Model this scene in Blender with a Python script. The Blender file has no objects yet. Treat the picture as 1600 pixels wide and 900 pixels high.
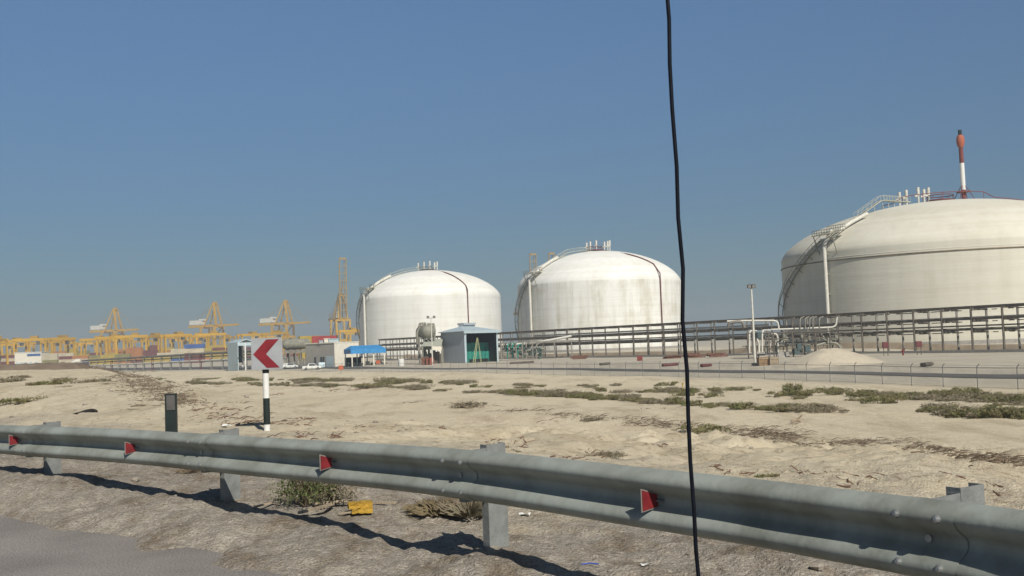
import bpy, math, random
import numpy as np
from mathutils import Vector, Matrix, Euler
random.seed(7); rng = np.random.default_rng(7)
scene = bpy.context.scene
R = math.radians
# ------------------------------------------------------------------ camera, sky, sun, exposure
EYE = 1.36
cam_d = bpy.data.cameras.new('camera'); cam = bpy.data.objects.new('camera', cam_d)
scene.collection.objects.link(cam); scene.camera = cam
cam_d.lens = 36; cam_d.sensor_width = 36; cam_d.clip_end = 30000; cam_d.clip_start = 0.05
CAMROT = Euler((R(90+3.12), 0, 0)).to_matrix() @ Matrix.Rotation(R(-2.12), 3, 'Z')
cam.matrix_world = Matrix.Translation((0, 0, EYE)) @ CAMROT.to_4x4()
SUN_S, SUN_EL = R(25), R(41)          # sun behind the viewer, 27 deg to the right, 40 deg high
sun_dir = Vector((math.sin(SUN_S)*math.cos(SUN_EL), -math.cos(SUN_S)*math.cos(SUN_EL), math.sin(SUN_EL)))
world = bpy.data.worlds.new('World'); scene.world = world; world.use_nodes = True
wn = world.node_tree; wn.nodes.clear()
wo = wn.nodes.new('ShaderNodeOutputWorld'); bg = wn.nodes.new('ShaderNodeBackground'); sky = wn.nodes.new('ShaderNodeTexSky')
sky.sky_type = 'NISHITA'; sky.sun_disc = False; sky.sun_elevation = SUN_EL
sky.sun_rotation = math.atan2(sun_dir.x, sun_dir.y)
sky.air_density = 1.0; sky.dust_density = 0.6; sky.ozone_density = 2.0; sky.altitude = 0
SKY_ADJ = True
tint = wn.nodes.new('ShaderNodeMixRGB'); tint.blend_type = 'MULTIPLY'; tint.inputs[0].default_value = 1
hs = wn.nodes.new('ShaderNodeValToRGB'); tc = wn.nodes.new('ShaderNodeTexCoord'); sx = wn.nodes.new('ShaderNodeSeparateXYZ')
wn.links.new(tc.outputs['Generated'], sx.inputs[0]); wn.links.new(sx.outputs['Z'], hs.inputs[0])
hs.color_ramp.elements[0].position = 0.0; hs.color_ramp.elements[0].color = (0.24, 0.355, 0.44, 1)
hs.color_ramp.elements[1].position = 0.34; hs.color_ramp.elements[1].color = (.62, .81, .96, 1)
e = hs.color_ramp.elements.new(.46); e.color = (.34, .42, .5, 1)
e = hs.color_ramp.elements.new(1.0); e.color = (.20, .22, .28, 1)
e = hs.color_ramp.elements.new(0.12); e.color = (0.33, 0.475, 0.60, 1)
wn.links.new(sky.outputs[0], tint.inputs[1]); wn.links.new(hs.outputs[0], tint.inputs[2])
wn.links.new(tint.outputs[0], bg.inputs[0]); bg.inputs[1].default_value = 0.09
wn.links.new(bg.outputs[0], wo.inputs[0])
sl = bpy.data.lights.new('sun', 'SUN'); sl.energy = 5.0; sl.angle = R(0.53); sl.color = (1, 0.945, 0.85)
so = bpy.data.objects.new('sun', sl); scene.collection.objects.link(so)
so.rotation_euler = sun_dir.to_track_quat('Z', 'Y').to_euler()
vs = scene.view_settings; vs.view_transform = 'Standard'; vs.look = 'None'; vs.gamma = 1; vs.use_curve_mapping = False
vs.exposure = 0.0

# ------------------------------------------------------------------ pixel rays used to lay the place out
def ray(x, y):
    return CAMROT @ Vector(((x-800)/1600, -(y-450)/1600, -1))
def P(x, y, Y):                       # world point on the sight line at distance Y
    d = ray(x, y); t = Y/d.y
    return Vector((d.x*t, Y, EYE + d.z*t))
# ------------------------------------------------------------------ noise + terrain height
_tab = rng.random((256, 256))
def vnoise(x, y, s, o=0.0):
    x = np.asarray(x, float)*s+o; y = np.asarray(y, float)*s+o*1.7
    xi = np.floor(x).astype(int); yi = np.floor(y).astype(int); fx = x-xi; fy = y-yi
    fx = fx*fx*(3-2*fx); fy = fy*fy*(3-2*fy)
    a = _tab[xi % 256, yi % 256]; b = _tab[(xi+1) % 256, yi % 256]; c = _tab[xi % 256, (yi+1) % 256]; d = _tab[(xi+1) % 256, (yi+1) % 256]
    return (a*(1-fx)+b*fx)*(1-fy)+(c*(1-fx)+d*fx)*fy-0.5
def SS(a, b, x):
    t = np.clip((np.asarray(x, float)-a)/(b-a), 0, 1); return t*t*(3-2*t)
def UV(X, Y):
    return -(X-1.25)*.72+(Y-4.41)*.69, (X-1.25)*.69+(Y-4.41)*.72
FY = [0, 62, 90, 125, 215, 312, 420, 700]; FX = [85, 55, 42, 29.7, -14.8, -78, -160, -400]
def fence_x(Y): return np.interp(Y, FY, FX)
TANKS = []                             # (x, y, radius, pad z) filled below
def place_tank(px, Y, rad, zw, za): 
    d = ray(px, 537.4-0.037*(px-800)); t = Y/d.y
    TANKS.append((d.x*t, Y, rad, zw, za))
place_tank(674.4, 440, 30.3, 23.6, 34.2)
place_tank(939, 381, 30.3, 23.6, 34.6)
place_tank(1485, 249, 38.9, 21.0, 31.9)
PAD = -2.2
def H(X, Y):
    X = np.asarray(X, float); Y = np.asarray(Y, float)
    u, v = UV(X, Y)
    base = np.interp(v, [-200, -0.85, -0.45, 0.6, 1.5, 4, 12, 25, 36, 41, 47, 58, 72, 90], [-.07, -.07, .012, .03, .0, -.1, -.85, -2.3, -4.0, -4.2, -3.75, -3.75, -4.15, -4.1])
    base = base + .17*SS(3, 10, u)*SS(-1.0, 0.3, v)*(1-SS(1.5, 8, v))
    far = SS(1.5, 6, v)
    base = base + far*(vnoise(X, Y, .07)*.5+vnoise(X, Y, .23, 3)*(.24-.17*SS(32, 48, v))*(1-SS(60, 110, v))+vnoise(X, Y, .8, 5)*.12*(1-SS(28, 46, v)))
    base = base + SS(4, 9, v)*(1-SS(30, 46, v))*(vnoise(X, Y, 2.3, 12)*.07+vnoise(X, Y, 1.1, 14)*.08)
    # rills and tyre furrows on the slope
    fur = SS(4, 9, v)*(1-SS(26, 36, v))
    base = base + fur*(vnoise(u*1.0, v*0.25, .9, 9)*.22 + vnoise(u, v, 1.9, 2)*.16+vnoise(u, v, 4.5, 7)*.07+vnoise(u, v, 9, 1)*.03 + np.abs(((u*.62+vnoise(X, Y, .35, 3)*1.6) % 1)-.5)*.26*SS(-6, -1, -np.abs(u-10)+9))
    ed = 8.2+np.clip(u-20, -8, 30)*.34+vnoise(X, Y, .12, 8)*1.5
    m = (1-SS(ed, ed+6, v))*SS(10, 15, u)*SS(1.5, 8, v)
    hump = np.interp(u, [10, 14, 20, 26, 34, 45, 60, 90], [0, .06, .22, .46, .70, .90, .88, .55])+(vnoise(X, Y, .1, 4)*.16+vnoise(X, Y, .5, 6)*.1+vnoise(X, Y, 1.6, 2)*.04)
    base = base*(1-m)+hump*m
    w = X-fence_x(Y)
    pl = SS(-6, 30, w); base = base*(1-pl)+(-3.15+vnoise(X, Y, .05, 2)*.25)*pl
    for (tx, ty, tr, _, _) in TANKS:
        q = 1-SS(tr+6, tr+16, np.hypot(X-tx, Y-ty)); base = base*(1-q)+PAD*q
    fr = SS(520, 700, np.hypot(X, Y)); base = base*(1-fr)-3.2*fr
    # grit and clods near the road
    nr = SS(-1.0, -.3, v)*(1-SS(3, 9, v))
    base = base + nr*(vnoise(X, Y, 1.3, 1)*.10+vnoise(X, Y, 3.7, 3)*.06+vnoise(X, Y, 11, 5)*.035+vnoise(X, Y, 31, 6)*.010)
    return base
def h1(X, Y): return float(H(np.array([X]), np.array([Y]))[0])
def onT(x, y, start=3.0):              # where the sight line meets the terrain
    d = ray(x, y); ts = start*1.012**np.arange(560); X = d.x*ts; Y = d.y*ts; Z = EYE+d.z*ts
    g = Z-H(X, Y); k = np.where(g < 0)[0]
    i = int(k[0]) if len(k) else 559
    j = max(i-1, 0); a = g[j]/(g[j]-g[i]) if i != j and g[j] != g[i] else 0
    t = ts[j]+(ts[i]-ts[j])*min(max(a, 0), 1)
    return Vector((d.x*t, d.y*t, h1(d.x*t, d.y*t)))
# ------------------------------------------------------------------ materials
def mat(name, col, rough=.7, metal=0, var=.25, scale=3, bump=0, bscale=40, streak=None, spec=.3, col2=None):
    m = bpy.data.materials.new(name); m.use_nodes = True; n = m.node_tree.nodes; l = m.node_tree.links
    b = n['Principled BSDF']; b.inputs['Roughness'].default_value = rough; b.inputs['Metallic'].default_value = metal
    b.inputs['Specular IOR Level'].default_value = spec
    t = n.new('ShaderNodeTexCoord'); mp = n.new('ShaderNodeMapping'); l.new(t.outputs['Object'], mp.inputs[0])
    if streak: mp.inputs['Scale'].default_value = streak
    no = n.new('ShaderNodeTexNoise'); no.inputs['Scale'].default_value = scale; no.inputs['Detail'].default_value = 8; no.inputs['Roughness'].default_value = .65
    l.new(mp.outputs[0], no.inputs[0])
    cr = n.new('ShaderNodeValToRGB'); c2 = col2 or tuple(c*(1-var) for c in col)
    cr.color_ramp.elements[0].position = .35; cr.color_ramp.elements[0].color = (*c2, 1)
    cr.color_ramp.elements[1].position = .6; cr.color_ramp.elements[1].color = (*col, 1)
    l.new(no.outputs[0], cr.inputs[0]); l.new(cr.outputs[0], b.inputs['Base Color'])
    if bump:
        bn = n.new('ShaderNodeTexNoise'); bn.inputs['Scale'].default_value = bscale; bn.inputs['Detail'].default_value = 6
        l.new(t.outputs['Object'], bn.inputs[0]); bp = n.new('ShaderNodeBump'); bp.inputs['Strength'].default_value = bump; bp.inputs['Distance'].default_value = .02
        l.new(bn.outputs[0], bp.inputs['Height']); l.new(bp.outputs[0], b.inputs['Normal'])
    return m
M = {}
M['galv'] = mat('galvanised', (.30, .325, .295), .5, .0, .2, 2.6, .15, 22, (1, 1, .4), col2=(.19, .20, .17))
M['galv2'] = mat('galvanised_dull', (.23, .24, .23), .6, 0, .3, 9, .2, 60)
M['bolt'] = mat('bolt_steel', (.34, .35, .34), .45, .6)
M['red'] = mat('sign_red', (.24, .02, .03), .5, 0, .35, 7)
M['refl'] = mat('reflector_red', (.20, .016, .02), .5, 0, .4, 12)
M['refl_back'] = mat('reflector_edge', (.28, .25, .22), .5, .3)
M['signgrey'] = mat('sign_face_grey', (.33, .345, .36), .5, .0, .15, 4)
M['white'] = mat('white_paint', (.74, .74, .70), .5, 0, .15, 6)
M['black'] = mat('black_paint', (.018, .028, .026), .5, 0, .3, 6)
M['cable'] = mat('black_rubber', (.006, .008, .014), .6, 0, .5, 30, spec=.15)
M['asph_far'] = mat('asphalt_far', (.12, .115, .108), .9, 0, .25, .3)
M['rack'] = mat('dark_steel', (.15, .13, .105), .7, .2, .4, .8)
M['racklight'] = mat('dusty_steel', (.27, .255, .22), .75, .1, .35, .9)
M['pipe'] = mat('lagged_pipe', (.22, .20, .17), .6, .1, .4, .5)
M['pipew'] = mat('white_pipe', (.66, .64, .56), .45, 0, .2, 1.5)
M['maroon'] = mat('maroon_pipe', (.16, .05, .05), .6, 0, .3, 1)
M['stair'] = mat('stair_steel', (.30, .29, .22), .7, .1, .3, 2)
M['stairlt'] = mat('pale_stair', (.5, .49, .4), .7, .1, .3, 2)
M['redp'] = mat('red_oxide', (.21, .055, .045), .6, 0, .3, 1.5)
M['yellow'] = mat('crane_yellow', (.60, .34, .012), .5, 0, .25, .08)
M['yellow2'] = mat('crane_yellow_dull', (.42, .25, .03), .6, 0, .3, .08)
M['cabin'] = mat('cabin_white', (.72, .70, .62), .5, 0, .15, .2)
M['blueroof'] = mat('blue_canopy', (.05, .27, .58), .5, 0, .2, 1)
M['ltblue'] = mat('pale_blue_sheet', (.48, .58, .61), .5, .1, .15, 1, streak=(6, 6, .3))
M['shedwall'] = mat('shed_grey_blue', (.42, .46, .49), .6, .1, .12, 1, streak=(8, 8, .2))
M['green'] = mat('green_tarp', (.03, .26, .20), .7, 0, .35, 1)
M['bayshade'] = mat('painted_bay_shade', (.03, .035, .04), .8)  # shade inside open bays, painted as a near-black colour
M['cream'] = mat('cream_wall', (.78, .73, .61), .8, 0, .1, .6)
M['shadewall'] = mat('wall_painted_shade', (.40, .38, .33), .8, 0, .12, .6)  # shaded face of the flat-roofed building, shade put into the colour
M['glass'] = mat('dark_glass', (.03, .05, .06), .15, 0, .1, 1, spec=.6)
M['vessel'] = mat('vessel_tan', (.30, .29, .23), .55, .1, .35, .9)
M['wood'] = mat('weathered_wood', (.42, .34, .24), .85, 0, .45, 8, .4, 40, (1, 1, 1))
M['crate'] = mat('crate_brown', (.33, .20, .10), .8, 0, .35, 2)
M['yblock'] = mat('yellow_foam', (.46, .28, .04), .8, 0, .35, 14, .5, 60)
M['twig'] = mat('dry_twig', (.22, .17, .12), .9, 0, .45, 3)
M['twigred'] = mat('reddish_twig', (.20, .12, .085), .9, 0, .4, 3)
M['leaf'] = mat('shrub_leaf', (.15, .16, .06), .8, 0, .5, 1.2, col2=(.22, .175, .10))
M['leafgrey'] = mat('grey_shrub_leaf', (.20, .18, .12), .85, 0, .4, 1.2, col2=(.24, .19, .13))
M['leafgreen'] = mat('green_weed_leaf', (.12, .145, .05), .7, 0, .5, 6)
M['drygrass'] = mat('dry_grass_blade', (.22, .175, .10), .85, 0, .4, 9)
M['rubber'] = mat('tyre_black', (.02, .02, .02), .8)
M['stone'] = mat('pebble', (.34, .30, .25), .9, 0, .45, 6, .3, 60)
M['dirt'] = mat('sand_heap', (.50, .44, .34), .95, 0, .15, .7, .5, 6)
M['concrete'] = mat('concrete', (.35, .33, .30), .9, 0, .25, 2)
M['litter'] = mat('litter_white', (.7, .7, .66), .6, 0, .2, 9)
M['blueplastic'] = mat('blue_plastic', (.03, .08, .45), .5)
M['orange'] = mat('orange_red', (.48, .12, .06), .6, 0, .15, 2)
CONT = [('yellow', (.45, .33, .06)), ('maroon', (.18, .055, .05)), ('red', (.38, .05, .045)), ('cream', (.55, .48, .34)), ('blue', (.06, .12, .32)), ('rust orange', (.42, .18, .06)), ('olive', (.26, .23, .09))]
for k, c in CONT: M['c_'+k] = mat('container_'+k.replace(' ', '_'), c, .6, 0, .25, .4)

def tank_mat(nm='tank_white_render', st=.35, tintc=(1, 1, 1)):
    m = bpy.data.materials.new(nm); m.use_nodes = True; n = m.node_tree.nodes; l = m.node_tree.links; b = n['Principled BSDF']
    b.inputs['Roughness'].default_value = .75; b.inputs['Specular IOR Level'].default_value = .2
    t = n.new('ShaderNodeTexCoord')
    def noise(sc, scale, det=6, ro=.6):
        mp = n.new('ShaderNodeMapping'); mp.inputs['Scale'].default_value = sc; l.new(t.outputs['Object'], mp.inputs[0])
        q = n.new('ShaderNodeTexNoise'); q.inputs['Scale'].default_value = scale; q.inputs['Detail'].default_value = det; q.inputs['Roughness'].default_value = ro
        l.new(mp.outputs[0], q.inputs[0]); return q.outputs[0]
    def ramp(src, p0, c0, p1, c1):
        r = n.new('ShaderNodeValToRGB'); r.color_ramp.elements[0].position = p0; r.color_ramp.elements[0].color = (*c0, 1)
        r.color_ramp.elements[1].position = p1; r.color_ramp.elements[1].color = (*c1, 1); l.new(src, r.inputs[0]); return r.outputs[0]
    def mul(a, c, f=1):
        x = n.new('ShaderNodeMixRGB'); x.blend_type = 'MULTIPLY'; x.inputs[0].default_value = f; l.new(a, x.inputs[1]); l.new(c, x.inputs[2]); return x.outputs[0]
    basec = ramp(noise((1, 1, 1), .06), .3, tuple(a*b for a, b in zip((.76, .76, .71), tintc)), .65, tuple(a*b for a, b in zip((.82, .82, .775), tintc)))
    streak = ramp(noise((1, 1, .06), .5, 8, .7), .36, (.80, .78, .73), .58, (1, 1, 1))
    patch = ramp(noise((1, 1, .7), .16, 9, .7), .36, (.84, .82, .77), .52, (1, 1, 1))
    band = ramp(noise((.02, .02, 1.6), .7, 3), .4, (.95, .94, .92), .55, (1, 1, 1))
    c = mul(mul(mul(basec, streak, st), patch, st), band); l.new(c, b.inputs['Base Color'])
    bp = n.new('ShaderNodeBump'); bp.inputs['Strength'].default_value = .15; bp.inputs['Distance'].default_value = .3
    l.new(noise((.1, .1, 1), 1.2, 5), bp.inputs['Height']); l.new(bp.outputs[0], b.inputs['Normal'])
    return m
M['tank'] = tank_mat(); M['tank_stained'] = tank_mat('tank_white_stained', .95); M['tank_cream'] = tank_mat('tank_cream_render', .3, (.84, .81, .73))
def ground_mat():
    m = bpy.data.materials.new('desert_ground'); m.use_nodes = True; n = m.node_tree.nodes; l = m.node_tree.links; b = n['Principled BSDF']
    b.inputs['Roughness'].default_value = .95; b.inputs['Specular IOR Level'].default_value = .1
    t = n.new('ShaderNodeTexCoord')
    def noise(scale, det=8, ro=.65, sc=None, rot=0):
        mp = n.new('ShaderNodeMapping'); l.new(t.outputs['Object'], mp.inputs[0])
        if sc: mp.inputs['Scale'].default_value = sc
        mp.inputs['Rotation'].default_value = (0, 0, rot)
        q = n.new('ShaderNodeTexNoise'); q.inputs['Scale'].default_value = scale; q.inputs['Detail'].default_value = det; q.inputs['Roughness'].default_value = ro
        l.new(mp.outputs[0], q.inputs[0]); return q.outputs[0]
    def ramp(src, *st):
        r = n.new('ShaderNodeValToRGB')
        for i, (p, c) in enumerate(st):
            el = r.color_ramp.elements[i] if i < 2 else r.color_ramp.elements.new(p)
            el.position = p; el.color = (*c, 1)
        l.new(src, r.inputs[0]); return r.outputs[0]
    def mix(f, a, c, bt='MIX'):
        x = n.new('ShaderNodeMixRGB'); x.blend_type = bt
        if isinstance(f, float): x.inputs[0].default_value = f
        else: l.new(f, x.inputs[0])
        l.new(a, x.inputs[1]); l.new(c, x.inputs[2]); return x.outputs[0]
    sand = mix(.5, ramp(noise(.12), (.35, (.58, .50, .355)), (.62, (.69, .61, .45))), ramp(noise(1.3), (.35, (.55, .47, .33)), (.6, (.71, .63, .47))))
    sand = mix(1.0, sand, ramp(noise(.35, 7, .7, (1, .3, 1), R(46)), (.34, (.74, .71, .68)), (.5, (1, 1, 1))), 'MULTIPLY')
    sand = mix(1.0, sand, ramp(noise(7, 6, .75), (.36, (.60, .55, .50)), (.47, (1, 1, 1))), 'MULTIPLY')
    grit = mix(.5, ramp(noise(.9), (.35, (.29, .26, .215)), (.65, (.42, .38, .32))), ramp(noise(14, 8, .75), (.36, (.22, .185, .15)), (.5, (.36, .325, .27)), (.68, (.56, .52, .45))))
    grit = mix(1.0, grit, ramp(noise(3.1, 8, .7, (1, .45, 1), R(46)), (.36, (.66, .61, .55)), (.52, (1, 1, 1))), 'MULTIPLY')
    grit = mix(1.0, grit, ramp(noise(60, 4, .7), (.36, (.62, .58, .54)), (.48, (1, 1, 1)), (.70, (1.25, 1.22, 1.2))), 'MULTIPLY')
    pad = mix(.5, ramp(noise(.08), (.35, (.42, .375, .29)), (.62, (.51, .455, .355))), ramp(noise(.5, 6, .7, (1, .2, 1), R(60)), (.35, (.38, .35, .29)), (.6, (.53, .49, .40))))
    a1 = n.new('ShaderNodeAttribute'); a1.attribute_name = 'grit'; a2 = n.new('ShaderNodeAttribute'); a2.attribute_name = 'pad'
    c = mix(a2.outputs['Fac'], sand, pad); c = mix(a1.outputs['Fac'], c, grit); l.new(c, b.inputs['Base Color'])
    bp = n.new('ShaderNodeBump'); bp.inputs['Strength'].default_value = .75; bp.inputs['Distance'].default_value = .05
    ad = n.new('ShaderNodeMath'); ad.operation = 'ADD'; l.new(noise(5, 8, .7), ad.inputs[0]); l.new(noise(40, 4, .6), ad.inputs[1])
    l.new(ad.outputs[0], bp.inputs['Height']); l.new(bp.outputs[0], b.inputs['Normal'])
    return m
M['ground'] = ground_mat()
def asphalt_mat():
    m = bpy.data.materials.new('road_asphalt'); m.use_nodes = True; n = m.node_tree.nodes; l = m.node_tree.links; b = n['Principled BSDF']
    b.inputs['Roughness'].default_value = .85
    t = n.new('ShaderNodeTexCoord')
    def rn(scale, a, c, p0=.35, p1=.65, det=6):
        q = n.new('ShaderNodeTexNoise'); q.inputs['Scale'].default_value = scale; q.inputs['Detail'].default_value = det; l.new(t.outputs['Object'], q.inputs[0])
        r = n.new('ShaderNodeValToRGB'); r.color_ramp.elements[0].position = p0; r.color_ramp.elements[0].color = (*a, 1); r.color_ramp.elements[1].position = p1; r.color_ramp.elements[1].color = (*c, 1)
        l.new(q.outputs[0], r.inputs[0]); return r.outputs[0], q.outputs[0]
    c1, _ = rn(1.1, (.205, .186, .168), (.275, .252, .228)); c2, q = rn(70, (.6, .6, .6), (1.25, 1.25, 1.25))
    x = n.new('ShaderNodeMixRGB'); x.blend_type = 'MULTIPLY'; x.inputs[0].default_value = 1; l.new(c1, x.inputs[1]); l.new(c2, x.inputs[2]); l.new(x.outputs[0], b.inputs['Base Color'])
    bp = n.new('ShaderNodeBump'); bp.inputs['Strength'].default_value = .5; bp.inputs['Distance'].default_value = .01; l.new(q, bp.inputs['Height']); l.new(bp.outputs[0], b.inputs['Normal'])
    return m
M['asphalt'] = asphalt_mat()
# ------------------------------------------------------------------ mesh helpers
def link(o): scene.collection.objects.link(o); return o
def tag(o, label=None, cat=None, group=None, kind=None):
    if label: o['label'] = label
    if cat: o['category'] = cat
    if group: o['group'] = group
    if kind: o['kind'] = kind
    return o
def thing(name, label, cat, loc=(0, 0, 0), group=None, rz=0):
    o = bpy.data.objects.new(name, None); link(o); o.location = loc; o.rotation_euler = (0, 0, rz); o.empty_display_size = .3
    return tag(o, label, cat, group)
def pmat(o): return Matrix.Translation(o.location) @ o.rotation_euler.to_matrix().to_4x4()
class MB:
    def __init__(s): s.v = []; s.f = []
    def add(s, vs, fs):
        k = len(s.v); s.v += [tuple(v) for v in vs]; s.f += [tuple(i+k for i in f) for f in fs]; return s
    def box(s, c, d, rz=0):
        c = Vector(c); m = Matrix.Rotation(rz, 3, 'Z'); hx, hy, hz = d[0]/2, d[1]/2, d[2]/2
        vs = [c+m @ Vector((x, y, z)) for z in (-hz, hz) for (x, y) in ((-hx, -hy), (hx, -hy), (hx, hy), (-hx, hy))]
        return s.add(vs, [(3, 2, 1, 0), (4, 5, 6, 7), (0, 1, 5, 4), (1, 2, 6, 5), (2, 3, 7, 6), (3, 0, 4, 7)])
    def bar(s, a, b, w, h=None):
        a = Vector(a); b = Vector(b); h = h or w; d = (b-a)
        if d.length < 1e-6: return s
        d.normalize(); up = Vector((0, 0, 1)) if abs(d.z) < .95 else Vector((1, 0, 0))
        r = d.cross(up).normalized(); u = r.cross(d).normalized()
        vs = [p+r*x*w/2+u*y*h/2 for p in (a, b) for (x, y) in ((-1, -1), (1, -1), (1, 1), (-1, 1))]
        return s.add(vs, [(3, 2, 1, 0), (4, 5, 6, 7), (0, 1, 5, 4), (1, 2, 6, 5), (2, 3, 7, 6), (3, 0, 4, 7)])
    def tube(s, pts, r, n=8, cap=True):
        pts = [Vector(p) for p in pts]; rs = r if isinstance(r, (list, tuple)) else [r]*len(pts); rings = []
        d0 = (pts[1]-pts[0]).normalized(); up = Vector((0, 0, 1)) if abs(d0.z) < .9 else Vector((1, 0, 0)); rt = d0.cross(up).normalized()
        for i, p in enumerate(pts):
            a = (pts[i]-pts[i-1]).normalized() if i else d0; b = (pts[i+1]-pts[i]).normalized() if i < len(pts)-1 else a
            d = (a+b); d = d.normalized() if d.length > 1e-5 else a
            rt = (rt-d*rt.dot(d)).normalized(); u = rt.cross(d)
            rings.append([p+(rt*math.cos(2*math.pi*k/n)+u*math.sin(2*math.pi*k/n))*rs[i] for k in range(n)])
        vs = [v for rg in rings for v in rg]; fs = []
        for i in range(len(pts)-1):
            for k in range(n): fs.append((i*n+k, i*n+(k+1) % n, (i+1)*n+(k+1) % n, (i+1)*n+k))
        if cap: fs += [tuple(range(n))[::-1], tuple((len(pts)-1)*n+k for k in range(n))]
        return s.add(vs, fs)
    def lathe(s, prof, c=(0, 0, 0), n=32, cap=True):
        c = Vector(c); vs = []; fs = []
        for (r, z) in prof:
            for k in range(n): vs.append(c+Vector((r*math.cos(2*math.pi*k/n), r*math.sin(2*math.pi*k/n), z)))
        for i in range(len(prof)-1):
            for k in range(n): fs.append((i*n+k, i*n+(k+1) % n, (i+1)*n+(k+1) % n, (i+1)*n+k))
        if cap: fs += [tuple(range(n))[::-1], tuple((len(prof)-1)*n+k for k in range(n))]
        return s.add(vs, fs)
    def prism(s, poly, thick):          # poly: list of Vectors (planar); thick: offset vector
        n = len(poly); poly = [Vector(p) for p in poly]; vs = poly+[p+Vector(thick) for p in poly]
        return s.add(vs, [tuple(range(n))[::-1], tuple(range(n, 2*n))]+[(i, (i+1) % n, n+(i+1) % n, n+i) for i in range(n)])
    def build(s, name, m, parent=None, smooth=False, local=False):
        me = bpy.data.meshes.new(name); vs = s.v
        if parent is not None and not local:
            inv = pmat(parent).inverted()
            if parent.parent: inv = (pmat(parent.parent) @ pmat(parent)).inverted()
            vs = [inv @ Vector(v) for v in vs]
        me.from_pydata(vs, [], s.f); me.materials.append(m); me.update()
        if smooth:
            me.polygons.foreach_set('use_smooth', [True]*len(me.polygons))
            try: me.set_sharp_from_angle(angle=R(38))
            except Exception: pass
        o = bpy.data.objects.new(name, me); link(o)
        if parent is not None: o.parent = parent
        return o
def free(mb, name, m, loc, label, cat, group=None, smooth=False):   # a thing that is one mesh, origin at loc
    loc = Vector(loc); mb.v = [tuple(Vector(v)-loc) for v in mb.v]
    o = mb.build(name, m, None, smooth); o.location = loc; return tag(o, label, cat, group)
def copy_tree(o, parent=None):
    c = o.copy(); link(c); c.parent = parent
    for ch in list(o.children): copy_tree(ch, c)
    return c
# ------------------------------------------------------------------ terrain sheet
def build_ground():
    ang = np.concatenate([np.linspace(-180, -48, 50)[:-1], np.linspace(-48, -32, 40)[:-1], np.linspace(-32, 32, 620), np.linspace(32, 48, 40)[1:], np.linspace(48, 180, 50)[1:-1]])
    rad = np.concatenate([[0.02], np.geomspace(.8, 3.0, 14)[:-1], np.geomspace(3.0, 14, 300)[:-1], np.geomspace(14, 120, 330)[:-1], np.geomspace(120, 700, 110)[:-1], np.geomspace(700, 5000, 20)])
    A, Rr = np.meshgrid(np.radians(ang), rad); X = Rr*np.sin(A); Y = Rr*np.cos(A); Z = H(X, Y)
    nr, na = X.shape
    co = np.stack([X, Y, Z], -1).reshape(-1, 3)
    i, j = np.meshgrid(np.arange(nr-1), np.arange(na), indexing='ij'); j2 = (j+1) % na
    f = np.stack([i*na+j, i*na+j2, (i+1)*na+j2, (i+1)*na+j], -1).reshape(-1, 4)[:, ::-1]
    me = bpy.data.meshes.new('ground'); me.vertices.add(len(co)); me.vertices.foreach_set('co', co.ravel())
    me.loops.add(f.size); me.loops.foreach_set('vertex_index', f.ravel()); me.polygons.add(len(f))
    me.polygons.foreach_set('loop_start', np.arange(0, f.size, 4)); me.update(calc_edges=True)
    me.polygons.foreach_set('use_smooth', np.ones(len(f), bool))
    u, v = UV(X, Y)
    grit = (1-SS(1.2, 6.5, v+vnoise(X, Y, .6, 3)*3+vnoise(X, Y, 2.2, 3)*1.4))
    pad = SS(-4, 4, X-fence_x(Y)+vnoise(X, Y, .08, 3)*6)
    for nm, arr in (('grit', grit), ('pad', pad)):
        a = me.attributes.new(nm, 'FLOAT', 'POINT'); a.data.foreach_set('value', arr.ravel().astype(np.float32))
    me.materials.append(M['ground']); o = bpy.data.objects.new('ground', me); link(o); tag(o, kind='structure')
build_ground()
# near road
RAIL = [(-20, 22), (-12, 16.3), (-5.47, 10.9), (-1.40, 7.49), (.65, 5.18), (1.25, 4.41), (1.78, 3.56), (2.05, 2.6), (2.15, 1.6), (2.2, .2)]
def catmull(pts, n=24):
    out = []; p = [Vector(q) for q in pts]; p = [p[0]*2-p[1]]+p+[p[-1]*2-p[-2]]
    for i in range(1, len(p)-2):
        for k in range(n):
            t = k/n; a, b, c, d = p[i-1:i+3]
            out.append(.5*((2*b)+(c-a)*t+(2*a-5*b+4*c-d)*t*t+(3*b-a-3*c+d)*t**3))
    out.append(p[-2]); return out
rc = catmull(RAIL); seg = [0]
for a, b in zip(rc, rc[1:]): seg.append(seg[-1]+(b-a).length)
def rail_at(s):                       # -> point, unit tangent, unit normal to the camera side
    x = np.interp(s, seg, [p.x for p in rc]); y = np.interp(s, seg, [p.y for p in rc])
    x2 = np.interp(s+.15, seg, [p.x for p in rc]); y2 = np.interp(s+.15, seg, [p.y for p in rc]); x1 = np.interp(s-.15, seg, [p.x for p in rc]); y1 = np.interp(s-.15, seg, [p.y for p in rc])
    t = Vector((x2-x1, y2-y1)); t.normalize(); return Vector((x, y)), t, Vector((t.y, -t.x))*1.0
def rail_s(px):                       # arc length where the rail crosses pixel column px
    best = min(range(len(rc)), key=lambda i: abs(800+1600*rc[i].x/rc[i].y-px) if rc[i].y > 1 else 1e9); return seg[best]
mb = MB(); e1 = []; e2 = []
for k in range(60):
    s = seg[-1]*k/59; p, t, n = rail_at(s)
    if (Vector((0, 0))-p).dot(n) < 0: n = -n
    e1.append(p+n*.55); e2.append(p+n*12)
mb.v = [(p.x, p.y, 0.0) for p in e1]+[(p.x, p.y, 0.0) for p in e2]
mb.f = [(i, i+1, 61+i, 60+i) for i in range(59)]
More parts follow.
